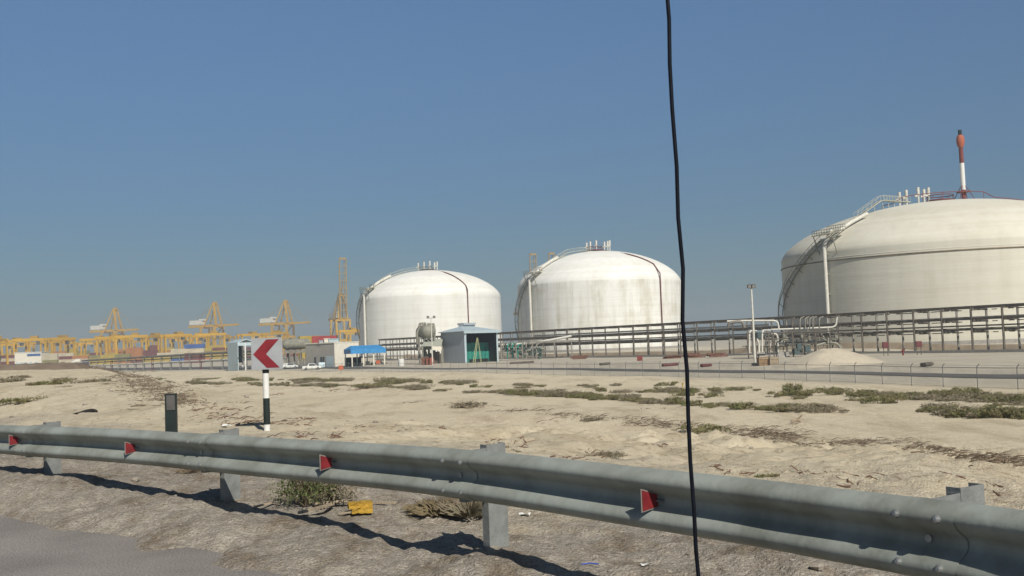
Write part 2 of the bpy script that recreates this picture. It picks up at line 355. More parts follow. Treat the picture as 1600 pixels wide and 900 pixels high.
mb.v = [(-33, 9, .0), (-16.6, 18.6, 0), (-5.9, 10.3, 0), (-1.85, 6.95, 0), (.2, 4.75, 0), (1.0, 3.4, 0), (1.3, 2.2, 0), (1.4, 0, 0), (1.4, -30, 0), (-60, -30, 0), (-60, 9, 0)]
mb.f = [tuple(range(11))[::-1]]
tag(mb.build('road', M['asphalt']), kind='structure')
# service road behind the fence
mb = MB(); ys = np.concatenate([np.linspace(60, 320, 120), np.linspace(325, 520, 40)])
for y in ys:
    fx = float(fence_x(y)); a = fx+9; b = a+3.6+7*(1-float(SS(80, 105, y)))+14*float(SS(250, 330, y))
    for k in range(7):
        x = a+(b-a)*k/6; mb.v.append((x, y, h1(x, y)+.05))
for i in range(len(ys)-1):
    for k in range(6): mb.f.append((i*7+k, i*7+k+1, (i+1)*7+k+1, (i+1)*7+k))
tag(mb.build('service_road', M['asph_far'], smooth=True), kind='structure')
mb = MB(); mb.v = [(-560, 610, -3.05), (-150, 700, -3.05), (-150, 800, -3.05), (-560, 760, -3.05)]; mb.f = [(0, 1, 2, 3)]
tag(mb.build('port_road', mat('port_road', (.11, .095, .08), .9, 0, .2, .05)), kind='structure')

# ------------------------------------------------------------------ guardrail
RTOP = EYE-.66
gr = thing('guardrail', 'long galvanised W-beam guardrail with red reflectors running beside the road', 'guardrail', (rail_at(rail_s(757))[0].x, rail_at(rail_s(757))[0].y, 0))
prof = [(0, .156), (.012, .154), (.045, .140), (.070, .124), (.081, .108), (.083, .094), (.078, .080), (.060, .060), (.030, .040), (.010, .026), (.002, .012)]
prof = prof+[(d, -z) for d, z in prof[::-1]]
s757 = rail_s(700); step = 3.15
def camn(p, n): return n if (-p).dot(n) > 0 else -n
post_s = [s757+step*k for k in range(-6, 3) if 1 < s757+step*k < seg[-1]-.5]
pan = [post_s[0]-step]+post_s+[post_s[-1]+step]
for i in range(len(pan)-1):
    a = max(pan[i]-.16, .3); b = min(pan[i+1]+.16, seg[-1]-.2)
    if b-a < .5: continue
    mb = MB(); N = 40; npf = len(prof)
    for side in (0, -.004):
        for k in range(N+1):
            s = a+(b-a)*k/N; p, t, n = rail_at(s); n = camn(p, n)
            lap = .005 if k > N-4 else 0
            dz = .006*math.sin(s*1.3)
            for (d, z) in prof:
                q = p+n*(d-.083+side+lap+.004*math.sin(s*2.1+z*9)); mb.v.append((q.x, q.y, RTOP-.156+z+dz))
    for si in (0, 1):
        o = si*(N+1)*npf
        for k in range(N):
            for j in range(npf-1):
                f = (o+k*npf+j, o+k*npf+j+1, o+(k+1)*npf+j+1, o+(k+1)*npf+j); mb.f.append(f if si else f[::-1])
    o2 = (N+1)*npf
    for k in range(N):
        for j in (0, npf-1): mb.f.append((k*npf+j, (k+1)*npf+j, o2+(k+1)*npf+j, o2+k*npf+j))
    beam = mb.build('beam', M['galv'], gr, smooth=True)
    for s in (b-.25, b-.07):
        p, t, n = rail_at(s); n = camn(p, n)
        for z in (.093, -.093):
            c = p+n*.004; zc = RTOP-.156+z; v = Vector((c.x, c.y, zc)); nn = Vector((n.x, n.y, .25 if z > 0 else .25)).normalized()
            bb = MB(); bb.tube([v-nn*.004, v+nn*.008, v+nn*.014], [.017, .016, .007], 10); bb.build('bolt', M['bolt'], gr)
    s = b-.16; p, t, n = rail_at(s); n = camn(p, n); v = Vector((p.x-n.x*.08, p.y-n.y*.08, RTOP-.156)); bb = MB(); bb.tube([v, v+Vector((n.x, n.y, 0))*.016], .016, 8); bb.build('bolt', M['bolt'], gr)
for s in post_s:
    p, t, n = rail_at(s); n = camn(p, n); T = Vector((t.x, t.y, 0)); Nn = Vector((n.x, n.y, 0)); back = Vector((p.x, p.y, 0))-Nn*.09
    g = h1(p.x-.3*n.x, p.y-.3*n.y)
    def cchan(mbb, o, depth, zb, zt, w=.05, th=.006):
        # web runs along the normal, flanges along the rail
        zt2 = zt+.0
        a = o; b = o-Nn*depth
        for (q0, q1) in ((a, b),):
            mbb.prism([q0+Vector((0, 0, zb)), q1+Vector((0, 0, zb)), q1+Vector((0, 0, zt2)), q0+Vector((0, 0, zt2))], T*th)
        for q in (a, b):
            d = -T*w; nn = -Nn*th if q is a else Nn*th
            mbb.prism([q+Vector((0, 0, zb)), q+d+Vector((0, 0, zb)), q+d+Vector((0, 0, zt2)), q+Vector((0, 0, zt2))], nn)
    m1 = MB(); cchan(m1, back, .19, RTOP-.33, RTOP-.005); m1.build('spacer', M['galv2'], gr)
    m2 = MB(); cchan(m2, back-Nn*.193, .16, g-.3, RTOP+.015, .06); m2.build('post', M['galv2'], gr)
for px in (15, 206, 494, 1000, 1700):
    s = rail_s(px) if px < 1600 else rail_s(1000)+3.1
    p, t, n = rail_at(s); n = camn(p, n); T = Vector((t.x, t.y, 0)); Nn = Vector((n.x, n.y, 0))
    c = Vector((p.x, p.y, RTOP-.156))-Nn*.078
    # bracket + trapezoid plate standing out of the trough
    if T.x < 0: T = -T
    side = (Nn*.93-T*.36).normalized(); face = Vector((0, 0, 1)).cross(side).normalized()
    if face.y > 0: face = -face
    c = c+Nn*.01-T*.0
    poly = [c+Vector((0, 0, -.034)), c+side*.005+Vector((0, 0, .036)), c+side*.10+Vector((0, 0, .066)), c+side*.10+Vector((0, 0, -.054))]
    b1 = MB(); b1.prism(poly, -face*.006); rb = b1.build('reflector', M['refl_back'], gr)
    cen = sum(poly, Vector())/4; b2 = MB(); b2.prism([cen+(q-cen)*.86+face*.003 for q in poly], -face*.002); b2.build('reflective_face', M['refl'], rb)
    b3 = MB(); b3.box(c-Nn*.006, (.05, .05, .006), math.atan2(T.y, T.x)); b3.build('bracket', M['galv2'], gr)

# ------------------------------------------------------------------ chevron sign, delineator, cable
g = P(418, 700, 18); gz = h1(g.x, g.y)
sg = thing('chevron_sign', 'square grey sign with red chevron pointing left on a black and white post', 'road sign', (g.x, g.y, gz))
def zy(x, y, Y): return P(x, y, Y).z
bands = [(577, 583, 'black'), (583, 622, 'white'), (622, 663, 'black'), (663, None, 'white')]
mbp = MB(); zt = zy(417, 577, 18); mbp.tube([(g.x, g.y, gz-.3), (g.x, g.y, zt+.45)], .055, 20); pp = mbp.build('post', M['white'], sg, smooth=True)
for (a, b, c) in bands:
    if c == 'black':
        k = MB(); k.tube([(g.x, g.y, zy(417, b, 18)), (g.x, g.y, zy(417, a, 18))], .0575, 20); k.build('black_band', M['black'], pp, smooth=True)
c = P(419, 552.5, 18); w = .535; hh = .55; yb = 18-.09
fx = Vector((1, 0.12, 0)).normalized(); fn = Vector((fx.y, -fx.x, 0))
C0 = Vector((c.x, yb, c.z))
def onb(a, b, o=0): return C0+fx*a*w/2+Vector((0, 0, 1))*b*hh/2+fn*o
k = MB(); k.prism([onb(-1, -1), onb(1, -1), onb(1, 1), onb(-1, 1)], -fn*.012); bd = k.build('board', M['signgrey'], sg)
k = MB(); k.prism([onb(-.88, -.02, .004), onb(-.03, .9, .004), onb(.78, .9, .004), onb(-.06, -.02, .004), onb(.80, -.9, .004), onb(-.02, -.9, .004)], -fn*.003); k.build('chevron', M['red'], bd)
k = MB(); 
for b in (-.5, .5): k.bar(onb(-.8, b, -.02), onb(.8, b, -.02), .02, .04)
k.build('rail_bracket', M['galv2'], sg)
g = P(268, 670, 14); gz = h1(g.x, g.y)
dl = thing('delineator_post', 'short black roadside marker post with a grey reflector patch on the sand behind the guardrail', 'marker post', (g.x, g.y, gz))
zt = zy(268, 615, 14); k = MB(); k.box((g.x, g.y, (gz-.2+zt)/2), (.15, .09, zt-gz+.2), .15); k.build('post', M['black'], dl)
k = MB(); k.box((g.x+.012, g.y-.048, zt-.12), (.11, .012, .2), .15); k.build('reflector', mat('dull_reflector', (.12, .115, .11), .3), dl)
cp = []
YC = 1.9
for (x, y) in ((1040, -60), (1044, 30), (1048, 100), (1051, 170), (1057, 260), (1061, 340), (1065, 420), (1069, 500), (1071, 580), (1076, 650), (1079, 720), (1084, 800), (1089, 860), (1092, 905)):
    q = P(x, y, YC); cp.append(Vector((q.x+.0022*math.sin(y*.035)+.001*math.sin(y*.11), q.y, q.z)))
d = (cp[-1]-cp[-5]).normalized(); q = cp[-1]; cp = [cp[0]+Vector((-.005, 0, 1.5)), cp[0]+Vector((-.003, 0, .7))]+cp+[Vector((q.x+.004, q.y, .5)), Vector((q.x, q.y, .03)), Vector((q.x-.05, q.y+.02, .012)), Vector((q.x-.3, q.y-.1, .01))]
k = MB(); k.tube(cp, .0038, 10); free(k, 'cable', M['cable'], cp[-1], 'thin black rubber cable hanging straight down close to the viewer in front of the guardrail', 'cable', smooth=True)

# ------------------------------------------------------------------ storage tanks
tank_info = [('large white domed storage tank on the left, just right of the raised crane boom', 'smooth white dome'),
             ('large white domed storage tank with streaky grey stains, the middle one of three', ''),
             ('nearest and widest storage tank, cream dome with a dark seam and red and white stack', '')]
def tank_top(T, r):
    tx, ty, rad, zw, za = T; q = max(0, 1-(r/rad)**2); return zw-1.6+(za-zw+1.6)*q**.63
def on_tank(T, x, y, off=0.0):        # first point where the sight line meets the tank
    tx, ty, rad, zw, za = T; d = ray(x, y); d = d/d.y
    t = ty-rad-3
    while t < ty+rad:
        px, py, pz = d.x*t, t, EYE+d.z*t; r = math.hypot(px-tx, py-ty)
        if r < rad+off and pz < tank_top(T, min(r, rad))+off: return Vector((px, py, pz))
        t += .15
    return None
def polar(T, phi, r, z): return Vector((T[0]+r*math.sin(phi), T[1]-r*math.cos(phi), z))    # phi = 0 faces -Y, positive to +X
def phi_of(T, p): return math.atan2(p.x-T[0], -(p.y-T[1]))
for ti, T in enumerate(TANKS):
    tx, ty, rad, zw, za = T; tm = M[('tank', 'tank_stained', 'tank_cream')[ti]]
    t = thing('storage_tank', tank_info[ti][0], 'storage tank', (tx, ty, PAD), 'white domed storage tanks')
    k = MB(); k.lathe([(rad+.5, PAD-1), (rad+.5, PAD+.8)], (tx, ty, 0), 128); k.build('base_ring', M['concrete'], t, smooth=True)
    k = MB(); seamz = 17.4 if ti == 2 else None
    k.lathe([(rad, PAD+.8), (rad, 5), (rad, 12), (rad, zw-1.6)], (tx, ty, 0), 160, False); k.build('wall', tm, t, smooth=True)
    k = MB(); pr = [(rad*(1-(j/40.0)**2.2), 0) for j in range(40)]; k.lathe([(r, tank_top(T, r)) for r, _ in pr]+[(.05, za)], (tx, ty, 0), 160, False); k.build('dome', M['tank'] if ti == 1 else tm, t, smooth=True)
    if seamz:
        k = MB(); k.lathe([(rad+.002, seamz-.13), (rad+.16, seamz-.12), (rad+.2, seamz), (rad+.16, seamz+.12), (rad+.002, seamz+.13)], (tx, ty, 0), 160, False); k.build('seam_ring', mat('rusty_seam', (.24, .19, .12), .8, 0, .5, .6), t, smooth=True)
        k = MB(); k.lathe([(rad+.004, zw-3.1), (rad+.04, zw-3.05), (rad+.04, zw-2.95), (rad+.004, zw-2.9)], (tx, ty, 0), 160, False); k.build('eave_ring', tm, t, smooth=True)
    # spec per tank: pixel paths measured on the photograph
    if ti == 0: down = (569, 459, 571); roof = [(574, 454), (583, 447), (597, 440)]; walk = [(600, 437), (625, 430), (650, 426), (672, 424)]; mar = [(697, 426), (728, 446), (730, 505)]; steps = (567, 458)
    if ti == 1: down = (834, 424, 836); roof = [(838, 421), (850, 414), (864, 406)]; walk = [(866, 404), (885, 399), (905, 395), (925, 392)]; mar = [(982, 397), (1021, 412), (1025, 505)]; steps = (828, 422)
    if ti == 2: down = (1299, 364, 1306); roof = [(1303, 360), (1320, 349), (1337, 335)]; walk = []; mar = []; steps = (1310, 353)
    off = 1.0
    a = on_tank(T, down[0], down[1]+8, off); phi = phi_of(T, a)
    k = MB(); rp = .42; k.tube([polar(T, phi, rad+off, PAD+.5), polar(T, phi, rad+off, 10), polar(T, phi, rad+off, zw+.2), polar(T, phi+.01, rad-1.2, zw+3.0 if ti < 2 else zw+3.4)], rp, 12); k.build('downpipe', M['pipew'], t, smooth=True)
    k = MB()
    for z in np.arange(1, zw-1, 4.5): k.bar(polar(T, phi, rad-.1, z), polar(T, phi, rad+off, z), .25)
    k.build('pipe_brackets', M['stair'], t)
    # thick pipe up the dome
    k = MB(); pts = [polar(T, phi+.01, rad-1.2, tank_top(T, rad-1.2)+.9)]
    for j in range(1, 7):
        r = rad-1.2-j*1.6; pts.append(polar(T, phi+.012*j, r, tank_top(T, r)+.9))
    k.tube(pts, .6 if ti < 2 else .45, 12); k.build('roof_pipe', M['pipew'], t, smooth=True)
    # handrailed walkway up the dome to the crown
    ph2 = phi+.05; sp = MB(); n = 16; rr = [rad-6-(rad-9)*j/n for j in range(n+1)]
    pa = [polar(T, ph2, r, tank_top(T, r)+.6) for r in rr]
    if ti:                             # straight truss bridge lifted off the dome
        key = ((1337, 337), (1376, 309), (1400, 311), (1420, 312)) if ti == 2 else ((866, 405), (886, 393), (905, 390), (925, 391))
        q0 = on_tank(T, key[0][0], key[0][1]+2, .3); ys_ = np.linspace(q0.y, ty-5, 4); kp = [P(a_[0], a_[1]+(4 if ti == 2 else 2), y_) for a_, y_ in zip(key, ys_)]
        pa = [kp[min(int(j/n*3), 2)].lerp(kp[min(int(j/n*3)+1, 3)], j/n*3-min(int(j/n*3), 2)) for j in range(n+1)]
    pb = [p+Vector((0, 0, 1.2)) for p in pa]
    sdir = Vector((math.cos(ph2), math.sin(ph2), 0))
    for o in (-.5, .5):
        sp.tube([p+sdir*o for p in pa], .11, 5); sp.tube([p+sdir*o for p in pb], .05, 5)
        for p, q in zip(pa, pb): sp.bar(p+sdir*o, q+sdir*o, .07)
    for p in pa[::2]: sp.bar(Vector((p.x, p.y, min(p.z-.2, tank_top(T, min(rad, math.hypot(p.x-tx, p.y-ty)))-.1))), p, .11)
    for j in range(n*3):
        q = pa[j//3].lerp(pa[min(j//3+1, n)], (j % 3)/3); sp.bar(q-sdir*.5, q+sdir*.5, .3, .05)
    sp.build('roof_walkway', M['stairlt'], t)
    # helical stair down the shaded side
    st = MB(); n = 90; ph0 = phi-.02; tot = 1.0 if ti < 2 else 1.05
    li = []; lo = []; lr = []
    for j in range(n+1):
        f = j/n; ph = ph0-tot*f**1.0; z = zw+1.0-(zw+1.0-PAD-.5)*f
        li.append(polar(T, ph, rad+.25, z)); lo.append(polar(T, ph, rad+1.35, z)); lr.append(polar(T, ph, rad+1.35, z+1.15))
        st.bar(polar(T, ph, rad+.25, z), polar(T, ph, rad+1.35, z), .35, .06)
        if j % 3 == 0: st.bar(lo[-1], lr[-1], .07)
    st.tube(li, .13, 5); st.tube(lo, .13, 5); st.tube(lr, .06, 5)
    for j in range(0, n, 10): st.bar(polar(T, ph0-tot*j/n, rad-.05, lo[j].z-1.3), lo[j], .15)
    st.build('spiral_stair', M['stair'], t)
    # landing platform
    pl = MB()
    for a0 in np.linspace(-.10, .10, 9) * (30/rad):
        p0 = polar(T, phi+a0, rad-2.8, zw+3.4); p1 = polar(T, phi+a0, rad+1.6, zw+2.2); pl.bar(p0, p1, .5, .12); pl.bar(p1, p1+Vector((0, 0, 1.2)), .08); pl.bar(p0, p0+Vector((0, 0, 1.2)), .08)
    for rr2, zz in ((rad+1.6, zw+2.2), (rad-2.8, zw+3.4)):
        for dz in (0, .6, 1.2): pl.tube([polar(T, phi+a0, rr2, zz+dz) for a0 in np.linspace(-.10, .10, 5)*(30/rad)], .07, 5)
    for a0 in (-.09*(30/rad), .09*(30/rad)): pl.bar(polar(T, phi+a0, rad, zw-2), polar(T, phi+a0, rad+1.5, zw+2.1), .16)
    pl.build('landing_platform', M['stair'], t)
    # roof crown: deck and relief valves
    dk = MB(); dk.lathe([(3.2, za+.25), (3.2, za+.5)], (tx-1, ty-1, 0), 20)
    for q in range(10):
        aa = q*math.pi/5; dk.bar((tx-1+3.1*math.cos(aa), ty-1+3.1*math.sin(aa), za-.3), (tx-1+3.1*math.cos(aa), ty-1+3.1*math.sin(aa), za+1.6), .09)
    dk.lathe([(3.05, za+1.5), (3.15, za+1.6), (3.05, za+1.7)], (tx-1, ty-1, 0), 20, False)
    dk.build('crown_deck', M['redp'] if ti else M['racklight'], t)
    vx = {0: [-4.5, -2, .5, 2.5, 3.6], 1: [-4, -2.6, -.4, 2.6, 3.8, 4.6], 2: [-11.1, -9.4, -6.5, -5.1, -4.0]}[ti]
    for q, x in enumerate(vx):
        zz = tank_top(T, abs(x)); k = MB(); hv = 3.4+.6*((q*7) % 3)/2
        k.tube([(tx+x, ty-1.5, zz-.2), (tx+x, ty-1.5, zz+hv*.55)], .22, 8); k.tube([(tx+x, ty-1.5, zz+hv*.5), (tx+x, ty-1.5, zz+hv)], .36, 10)
        k.tube([(tx+x-.8, ty-1.5, zz+hv*.45), (tx+x, ty-1.5, zz+hv*.5)], .25, 8); k.build('relief_valve', M['pipew'], t, smooth=True)
    if mar:
        k = MB(); pts = []
        for (x, y) in mar:
            q = on_tank(T, x, y, .35); pts.append(q)
        top = [pts[0].lerp(pts[1], f) for f in np.linspace(0, 1, 6)]
        top = [Vector((q.x, q.y, tank_top(T, min(rad-.05, math.hypot(q.x-tx, q.y-ty)))+.3)) for q in top]
        ph3 = phi_of(T, on_tank(T, mar[1][0], mar[1][1]+6, .35))
        wallp = [polar(T, ph3, rad+.35, z) for z in (zw+.5, 12, PAD+1)]
        k.tube([(tx+1, ty-2, za+.4)]+top+wallp, .22, 6); k.build('maroon_pipe', M['maroon'], t)
    if ti == 2:
        # red walkway rail over the crown and the banded vent stack
        k = MB(); pts = []
        for x in np.linspace(-17, 34, 22):
            pts.append(Vector((tx+x, ty-6, tank_top(T, math.hypot(x, 6))+.8+(1.2 if -14 < x < 8 else 0))))
        k.tube(pts, .10, 6)
        for q in pts[::2]: k.bar((q.x, q.y, q.z-2.2), q, .1)
        k.build('red_fire_main', M['redp'], t)
        vb = on_tank(T, 1507, 318, 0); sxp = vb.x if vb else tx; syp = ty-4
        s1 = P(1506, 308, syp); zt = P(1499, 202, syp).z; zb = tank_top(T, math.hypot(s1.x-tx, syp-ty))-.3; sxp = s1.x
        zf = lambda y: P(1502, y, syp).z
        k = MB(); k.tube([(sxp, syp, zb), (sxp, syp, zf(232))], .5, 16); vsk = k.build('vent_stack', M['redp'], t, smooth=True)
        k = MB(); k.tube([(sxp, syp, zf(297)), (sxp, syp, zf(255))], .54, 16); k.build('white_band', M['white'], vsk, smooth=True)
        k = MB(); k.lathe([(.52, zf(231)), (.85, zf(226)), (.95, zf(221)), (.85, zf(214)), (.55, zf(211))], (sxp, syp, 0), 18); k.build('silencer', mat('faded_red', (.42, .12, .07), .7), vsk, smooth=True)
        k = MB(); k.tube([(sxp, syp, zf(211)), (sxp, syp, zf(203))], .42, 12); k.build('tip', M['black'], vsk)
        k = MB(); k.box((sxp, syp, zf(300)), (2.4, 2.4, .3)); 
        for aa in range(4): k.bar((sxp+3*math.cos(aa*1.57+.8), syp+3*math.sin(aa*1.57+.8), zb-.4), (sxp, syp, zf(285)), .12)
        k.build('stack_foot', M['redp'], t)

# ------------------------------------------------------------------ pipe rack
r0 = Vector((98.0, 158.3)); rd = Vector((-.532, .846)).normalized(); rn_ = Vector((rd.y, -rd.x))   # rn_ points away from the viewer
rk = thing('pipe_rack', 'long dark steel pipe rack in three tiers running in front of the white storage tanks', 'pipe rack', (r0.x, r0.y, -3.1))
NB = 48; bay = 6.0
def rp_(s, off, z): q = r0+rd*s+rn_*off; return Vector((q.x, q.y, z))
RZ = -3.05; TOPZ = RZ+8.0
for i in range(NB):
    s = i*bay
    for off in (0, 4.6):
        q = rp_(s, off, 0); g = h1(q.x, q.y); k = MB(); k.bar((q.x, q.y, g-.3), (q.x, q.y, TOPZ), .32, .3); k.build('column', M['rack'] if (off == 0) else M['racklight'], rk)
    k = MB()
    for z in (7.7, 5.6, 3.6): k.bar(rp_(s, 0, RZ+z), rp_(s, 4.6, RZ+z), .26, .34)
    k.build('cross_beam', M['rack'], rk)
L = (NB-1)*bay
for off in (0, 4.6):
    for z in (8.0, 5.9, 4.6):
        k = MB(); k.bar(rp_(-2, off, RZ+z), rp_(L+1, off, RZ+z), .2, .28); k.build('runner_beam', M['rack'], rk)
for (off, z, r, a, b, mm) in ((1.0, 7.9, .2, 0, L, 'pipe'), (2.0, 7.95, .28, 0, L, 'pipe'), (3.3, 7.9, .2, 40, L, 'rack'), (1.2, 5.95, .3, 0, L, 'pipe'), (2.4, 5.9, .22, 0, L, 'pipe'), (3.6, 5.95, .3, 60, L, 'racklight'),
                              (.9, 4.0, .25, 66, L, 'pipe'), (2.0, 4.05, .32, 66, L, 'pipe'), (3.2, 4.0, .25, 0, L, 'pipe'), (1.4, 6.55, .2, 80, 175, 'pipew')):
    k = MB(); k.tube([rp_(a, off, RZ+z), rp_((a+b)/2, off, RZ+z), rp_(b, off, RZ+z)], r, 8); k.build('pipe_run', M[mm], rk, smooth=True)
k = MB()
for i in range(0, 11):
    for j in range(5):
        s = i*bay+.5+rng.random()*5
        for z in (7.45, 5.35, 3.4): k.bar(rp_(s, .4+j*.8, RZ+z), rp_(s+1.0, .4+j*.8, RZ+z), .12, .16)
k.build('pipe_shoes', M['rack'], rk)

bd_ = MB(); N = 60
for i in range(N+1):
    s = -8+(L+8)*i/N; 
    for off, z in ((9, -.4), (11, 1.25+.15*math.sin(i*1.3)), (12.2, 1.3+.12*math.sin(i*.9)), (15, -.4)):
        q = rp_(s, off, 0); bd_.v.append((q.x, q.y, h1(q.x, q.y)+z*.8))
for i in range(N):
    for j in range(3): bd_.f.append((i*4+j, (i+1)*4+j, (i+1)*4+j+1, i*4+j+1))
free(bd_, 'earth_bund', mat('bund_earth', (.30, .24, .17), .95, 0, .3, .4, .5, 5), rp_(0, 12, RZ), 'long low brown earth bund between the pipe rack and the tanks', 'bund', smooth=True)
bk = MB(); N = 40
for i in range(N+1):
    f = i/N; x = -120+(175+120)*f; c = P(x, 568, 120); ht = 5.2*min(1, (1-f)*6)+.1*math.sin(i*1.7)
    for off, z in ((-7, 0), (-1, 1), (2, 1.02), (9, 0)): bk.v.append((c.x, 120+off, h1(c.x, 120+off)-.1+z*max(.1, (1.36-(5.0)*120/1600-h1(c.x, 120))*min(1, (1-f)*6)+.06*math.sin(i*2.3))))
for i in range(N):
    for j in range(3): bk.f.append((i*4+j, (i+1)*4+j, (i+1)*4+j+1, i*4+j+1))
free(bk, 'earth_bank', mat('brown_bank_earth', (.22, .17, .125), .95, 0, .35, .3, .5, 5), (-60, 120, -3.5), 'low dark brown earth bank behind the crest of the sand hump at far left', 'bank', smooth=True)
k = MB(); k.bar(rp_(-2, -.6, RZ+.05), rp_(L, -.6, RZ+.12), .3, .5); free(k, 'rack_kerb', M['concrete'], rp_(0, -.6, RZ), 'grey kerb running along the foot of the pipe rack', 'kerb')
# ------------------------------------------------------------------ white manifold in front of the rack
def pipes(name, label, cat, px0, px1, Y, paths, mats, r, extra=None):
    c = P((px0+px1)/2, 560, Y); g = h1(c.x, c.y); t = thing(name, label, cat, (c.x, c.y, g))
    for i, (pth, mm, rr) in enumerate(zip(paths, mats, r)):
        k = MB(); pts = [P(x, y, Y+dy) for (x, y, dy) in pth]
        sm = []
        for j, q in enumerate(pts):
            if 0 < j < len(pts)-1:
                a = pts[j-1]; b = pts[j+1]; d1 = min(1.0, (a-q).length*.4); d2 = min(1.0, (b-q).length*.4)
                for f in (0, .25, .5, .75, 1):
                    u0 = q+(a-q).normalized()*d1; u1 = q+(b-q).normalized()*d2; sm.append((u0*(1-f)+q*f)*(1-f)+(q*(1-f)+u1*f)*f)
            else: sm.append(q)
        k.tube(sm, rr, 10); k.build('pipe', M[mm], t, smooth=True)
    return t
YM = 196
pp_ = []; mm_ = []; rr_ = []
def addp(p, m, r): pp_.append(p); mm_.append(m); rr_.append(r)
addp([(1171, 552, 0), (1171, 517, 0), (1182, 517, 4)], 'pipew', .17)
addp([(1191, 550, 0), (1191, 516, 0), (1204, 516, 4)], 'pipew', .17)
addp([(1178, 548, 0), (1180, 525, 0), (1186, 536, 0), (1186, 551, 0)], 'pipew', .2)
addp([(1136, 502, 8), (1165, 501, 8), (1215, 501, 8), (1217, 515, 8)], 'pipew', .19)
addp([(1138, 512, 7), (1139, 504, 7), (1160, 502, 7), (1163, 512, 7)], 'pipe', .3)
addp([(1205, 515, 8), (1260, 513, 8), (1306, 511, 8), (1308, 495, 8)], 'pipew', .17)
for x in (1250, 1258, 1265, 1270, 1280): addp([(x, 514, 6), (x, 497, 6), (x+6, 495, 8)], 'racklight', .13)
addp([(1205, 521, 2), (1215, 522, 2), (1216, 550, 2)], 'pipew', .18)
addp([(1217, 537, 1), (1250, 536, 1), (1310, 533, 1)], 'racklight', .24)
addp([(1275, 540, 0), (1292, 535, 0), (1308, 536, 0), (1314, 546, 0)], 'vessel', .22)
addp([(1200, 530, 3), (1230, 530, 3), (1230, 551, 3)], 'vessel', .2)
addp([(1160, 541, 3), (1215, 541, 3), (1270, 538, 3)], 'racklight', .14)
for x in range(1196, 1312, 7): addp([(x, 551, 2+x % 3), (x, 524+(x*7) % 13, 2+x % 3)], ('racklight', 'rack', 'vessel', 'pipew')[x % 4], .11)
man = pipes('pipe_manifold', 'tangle of white elbow pipes in front of the rack beside the tall lamp pole', 'pipework', 1165, 1320, YM, pp_, mm_, rr_)
fr = MB()
for x in (1168, 1180, 1201, 1208, 1238, 1256, 1274, 1296):
    for dy in (-1, 5):
        a = P(x, 520, YM+dy); g = h1(a.x, a.y); fr.bar((a.x, a.y, g-.2), (a.x, a.y, a.z), .22)
for y in (521, 531):
    fr.bar(P(1166, y, YM), P(1298, y-4, YM), .22, .2); fr.bar(P(1166, y, YM+5), P(1298, y-4, YM+5), .22, .2)
fr.build('support_frame', M['rack'], man)
for i in range(26):
    vv = MB()
    x = 1166+rng.random()*150; y = 522+rng.random()*26; q = P(x, y, YM+rng.random()*5); vv.lathe([(.1, -.35), (.35, -.3), (.35, .3), (.1, .35), (.08, .9), (.3, .92), (.3, 1.0)], q, 8); vv.build('valve', M['vessel'], man)
vv = MB()
for (x, y) in ((1245, 552), (1262, 548), (1185, 527), (1248, 545)): vv.box(P(x, y-3, YM-1.5), (1.0, .5, 1.2), rng.random())
vv.build('junction_box', mat('box_bluegreen', (.08, .11, .11), .6), man)
# left manifold beside the shed (x 780-850) with pale gantry pipe
pp_ = []; mm_ = []; rr_ = []
YL = 285
for x in (786, 793, 801, 809, 822, 838): addp([(x, 560, 0), (x, 537+(x % 3), 0), (x+6, 536+(x % 3), 3)], 'green' if x % 2 else 'racklight', .2)
addp([(784, 539, 3), (830, 537, 3), (893, 525, 3)], 'pipew', .35); addp([(784, 548, 3), (820, 548, 3), (850, 545, 3)], 'vessel', .3)
addp([(820, 538, 2), (855, 535, 2), (893, 534, 2)], 'pipe', .3)
lm = pipes('pipe_manifold', 'low cluster of green and pale pipes right of the blue-grey open shed', 'pipework', 780, 895, YL, pp_, mm_, rr_)
fr = MB()
for x in (783, 806, 816, 832, 866, 893):
    for dy in (-2, 4):
        a = P(x, 535, YL+dy); g = h1(a.x, a.y); fr.bar((a.x, a.y, g-.2), (a.x, a.y, a.z), .3)
for dy in (-2, 4): fr.bar(P(783, 536, YL+dy), P(893, 532, YL+dy), .25, .25)
fr.build('support_frame', M['racklight'], lm)
mtv = mat('valve_teal', (.10, .16, .13), .6, 0, .6, 1)
for i in range(34): vv = MB(); q = P(785+rng.random()*62, 541+rng.random()*18, YL+rng.random()*4); vv.lathe([(.1, -.35), (.42, -.3), (.42, .3), (.1, .35), (.08, 1.0), (.3, 1.05)], q, 8); vv.build('valve', mtv, lm)

# ------------------------------------------------------------------ open shed
def obox(mb, a, b, z0, z1, th):        # vertical wall slab from a to b
    a = Vector(a); b = Vector(b); t = (b-a).normalized(); n = Vector((t.y, -t.x, 0))*th
    mb.prism([Vector((a.x, a.y, z0)), Vector((b.x, b.y, z0)), Vector((b.x, b.y, z1)), Vector((a.x, a.y, z1))], n)
YS = 268
ca = P(690, 563, YS+5); cb = P(727, 565, YS-6); cc = P(778, 563, YS+3.5)        # left-rear, front corner, right
ca.z = cb.z = cc.z = 0; cdn = ca+(cc-cb)
sz = min(h1(cb.x, cb.y), h1(cc.x, cc.y)); et = P(690, 520, YS+3).z; 
shed = thing('open_shed', 'pale blue-grey metal shed with a hipped roof and open bay over green sheeting', 'shed', ((ca.x+cc.x)/2, (ca.y+cc.y)/2, sz))
k = MB(); obox(k, ca, cb, sz-.3, et, -.15); k.build('side_wall', M['shedwall'], shed)
k = MB(); obox(k, cdn, cc, sz-.3, et, -.15); obox(k, ca, cdn, sz-.3, et, .15); k.build('rear_wall', M['bayshade'], shed)  # walls painted near-black for the shade inside the bay
k = MB(); d1 = (cc-cb).normalized()
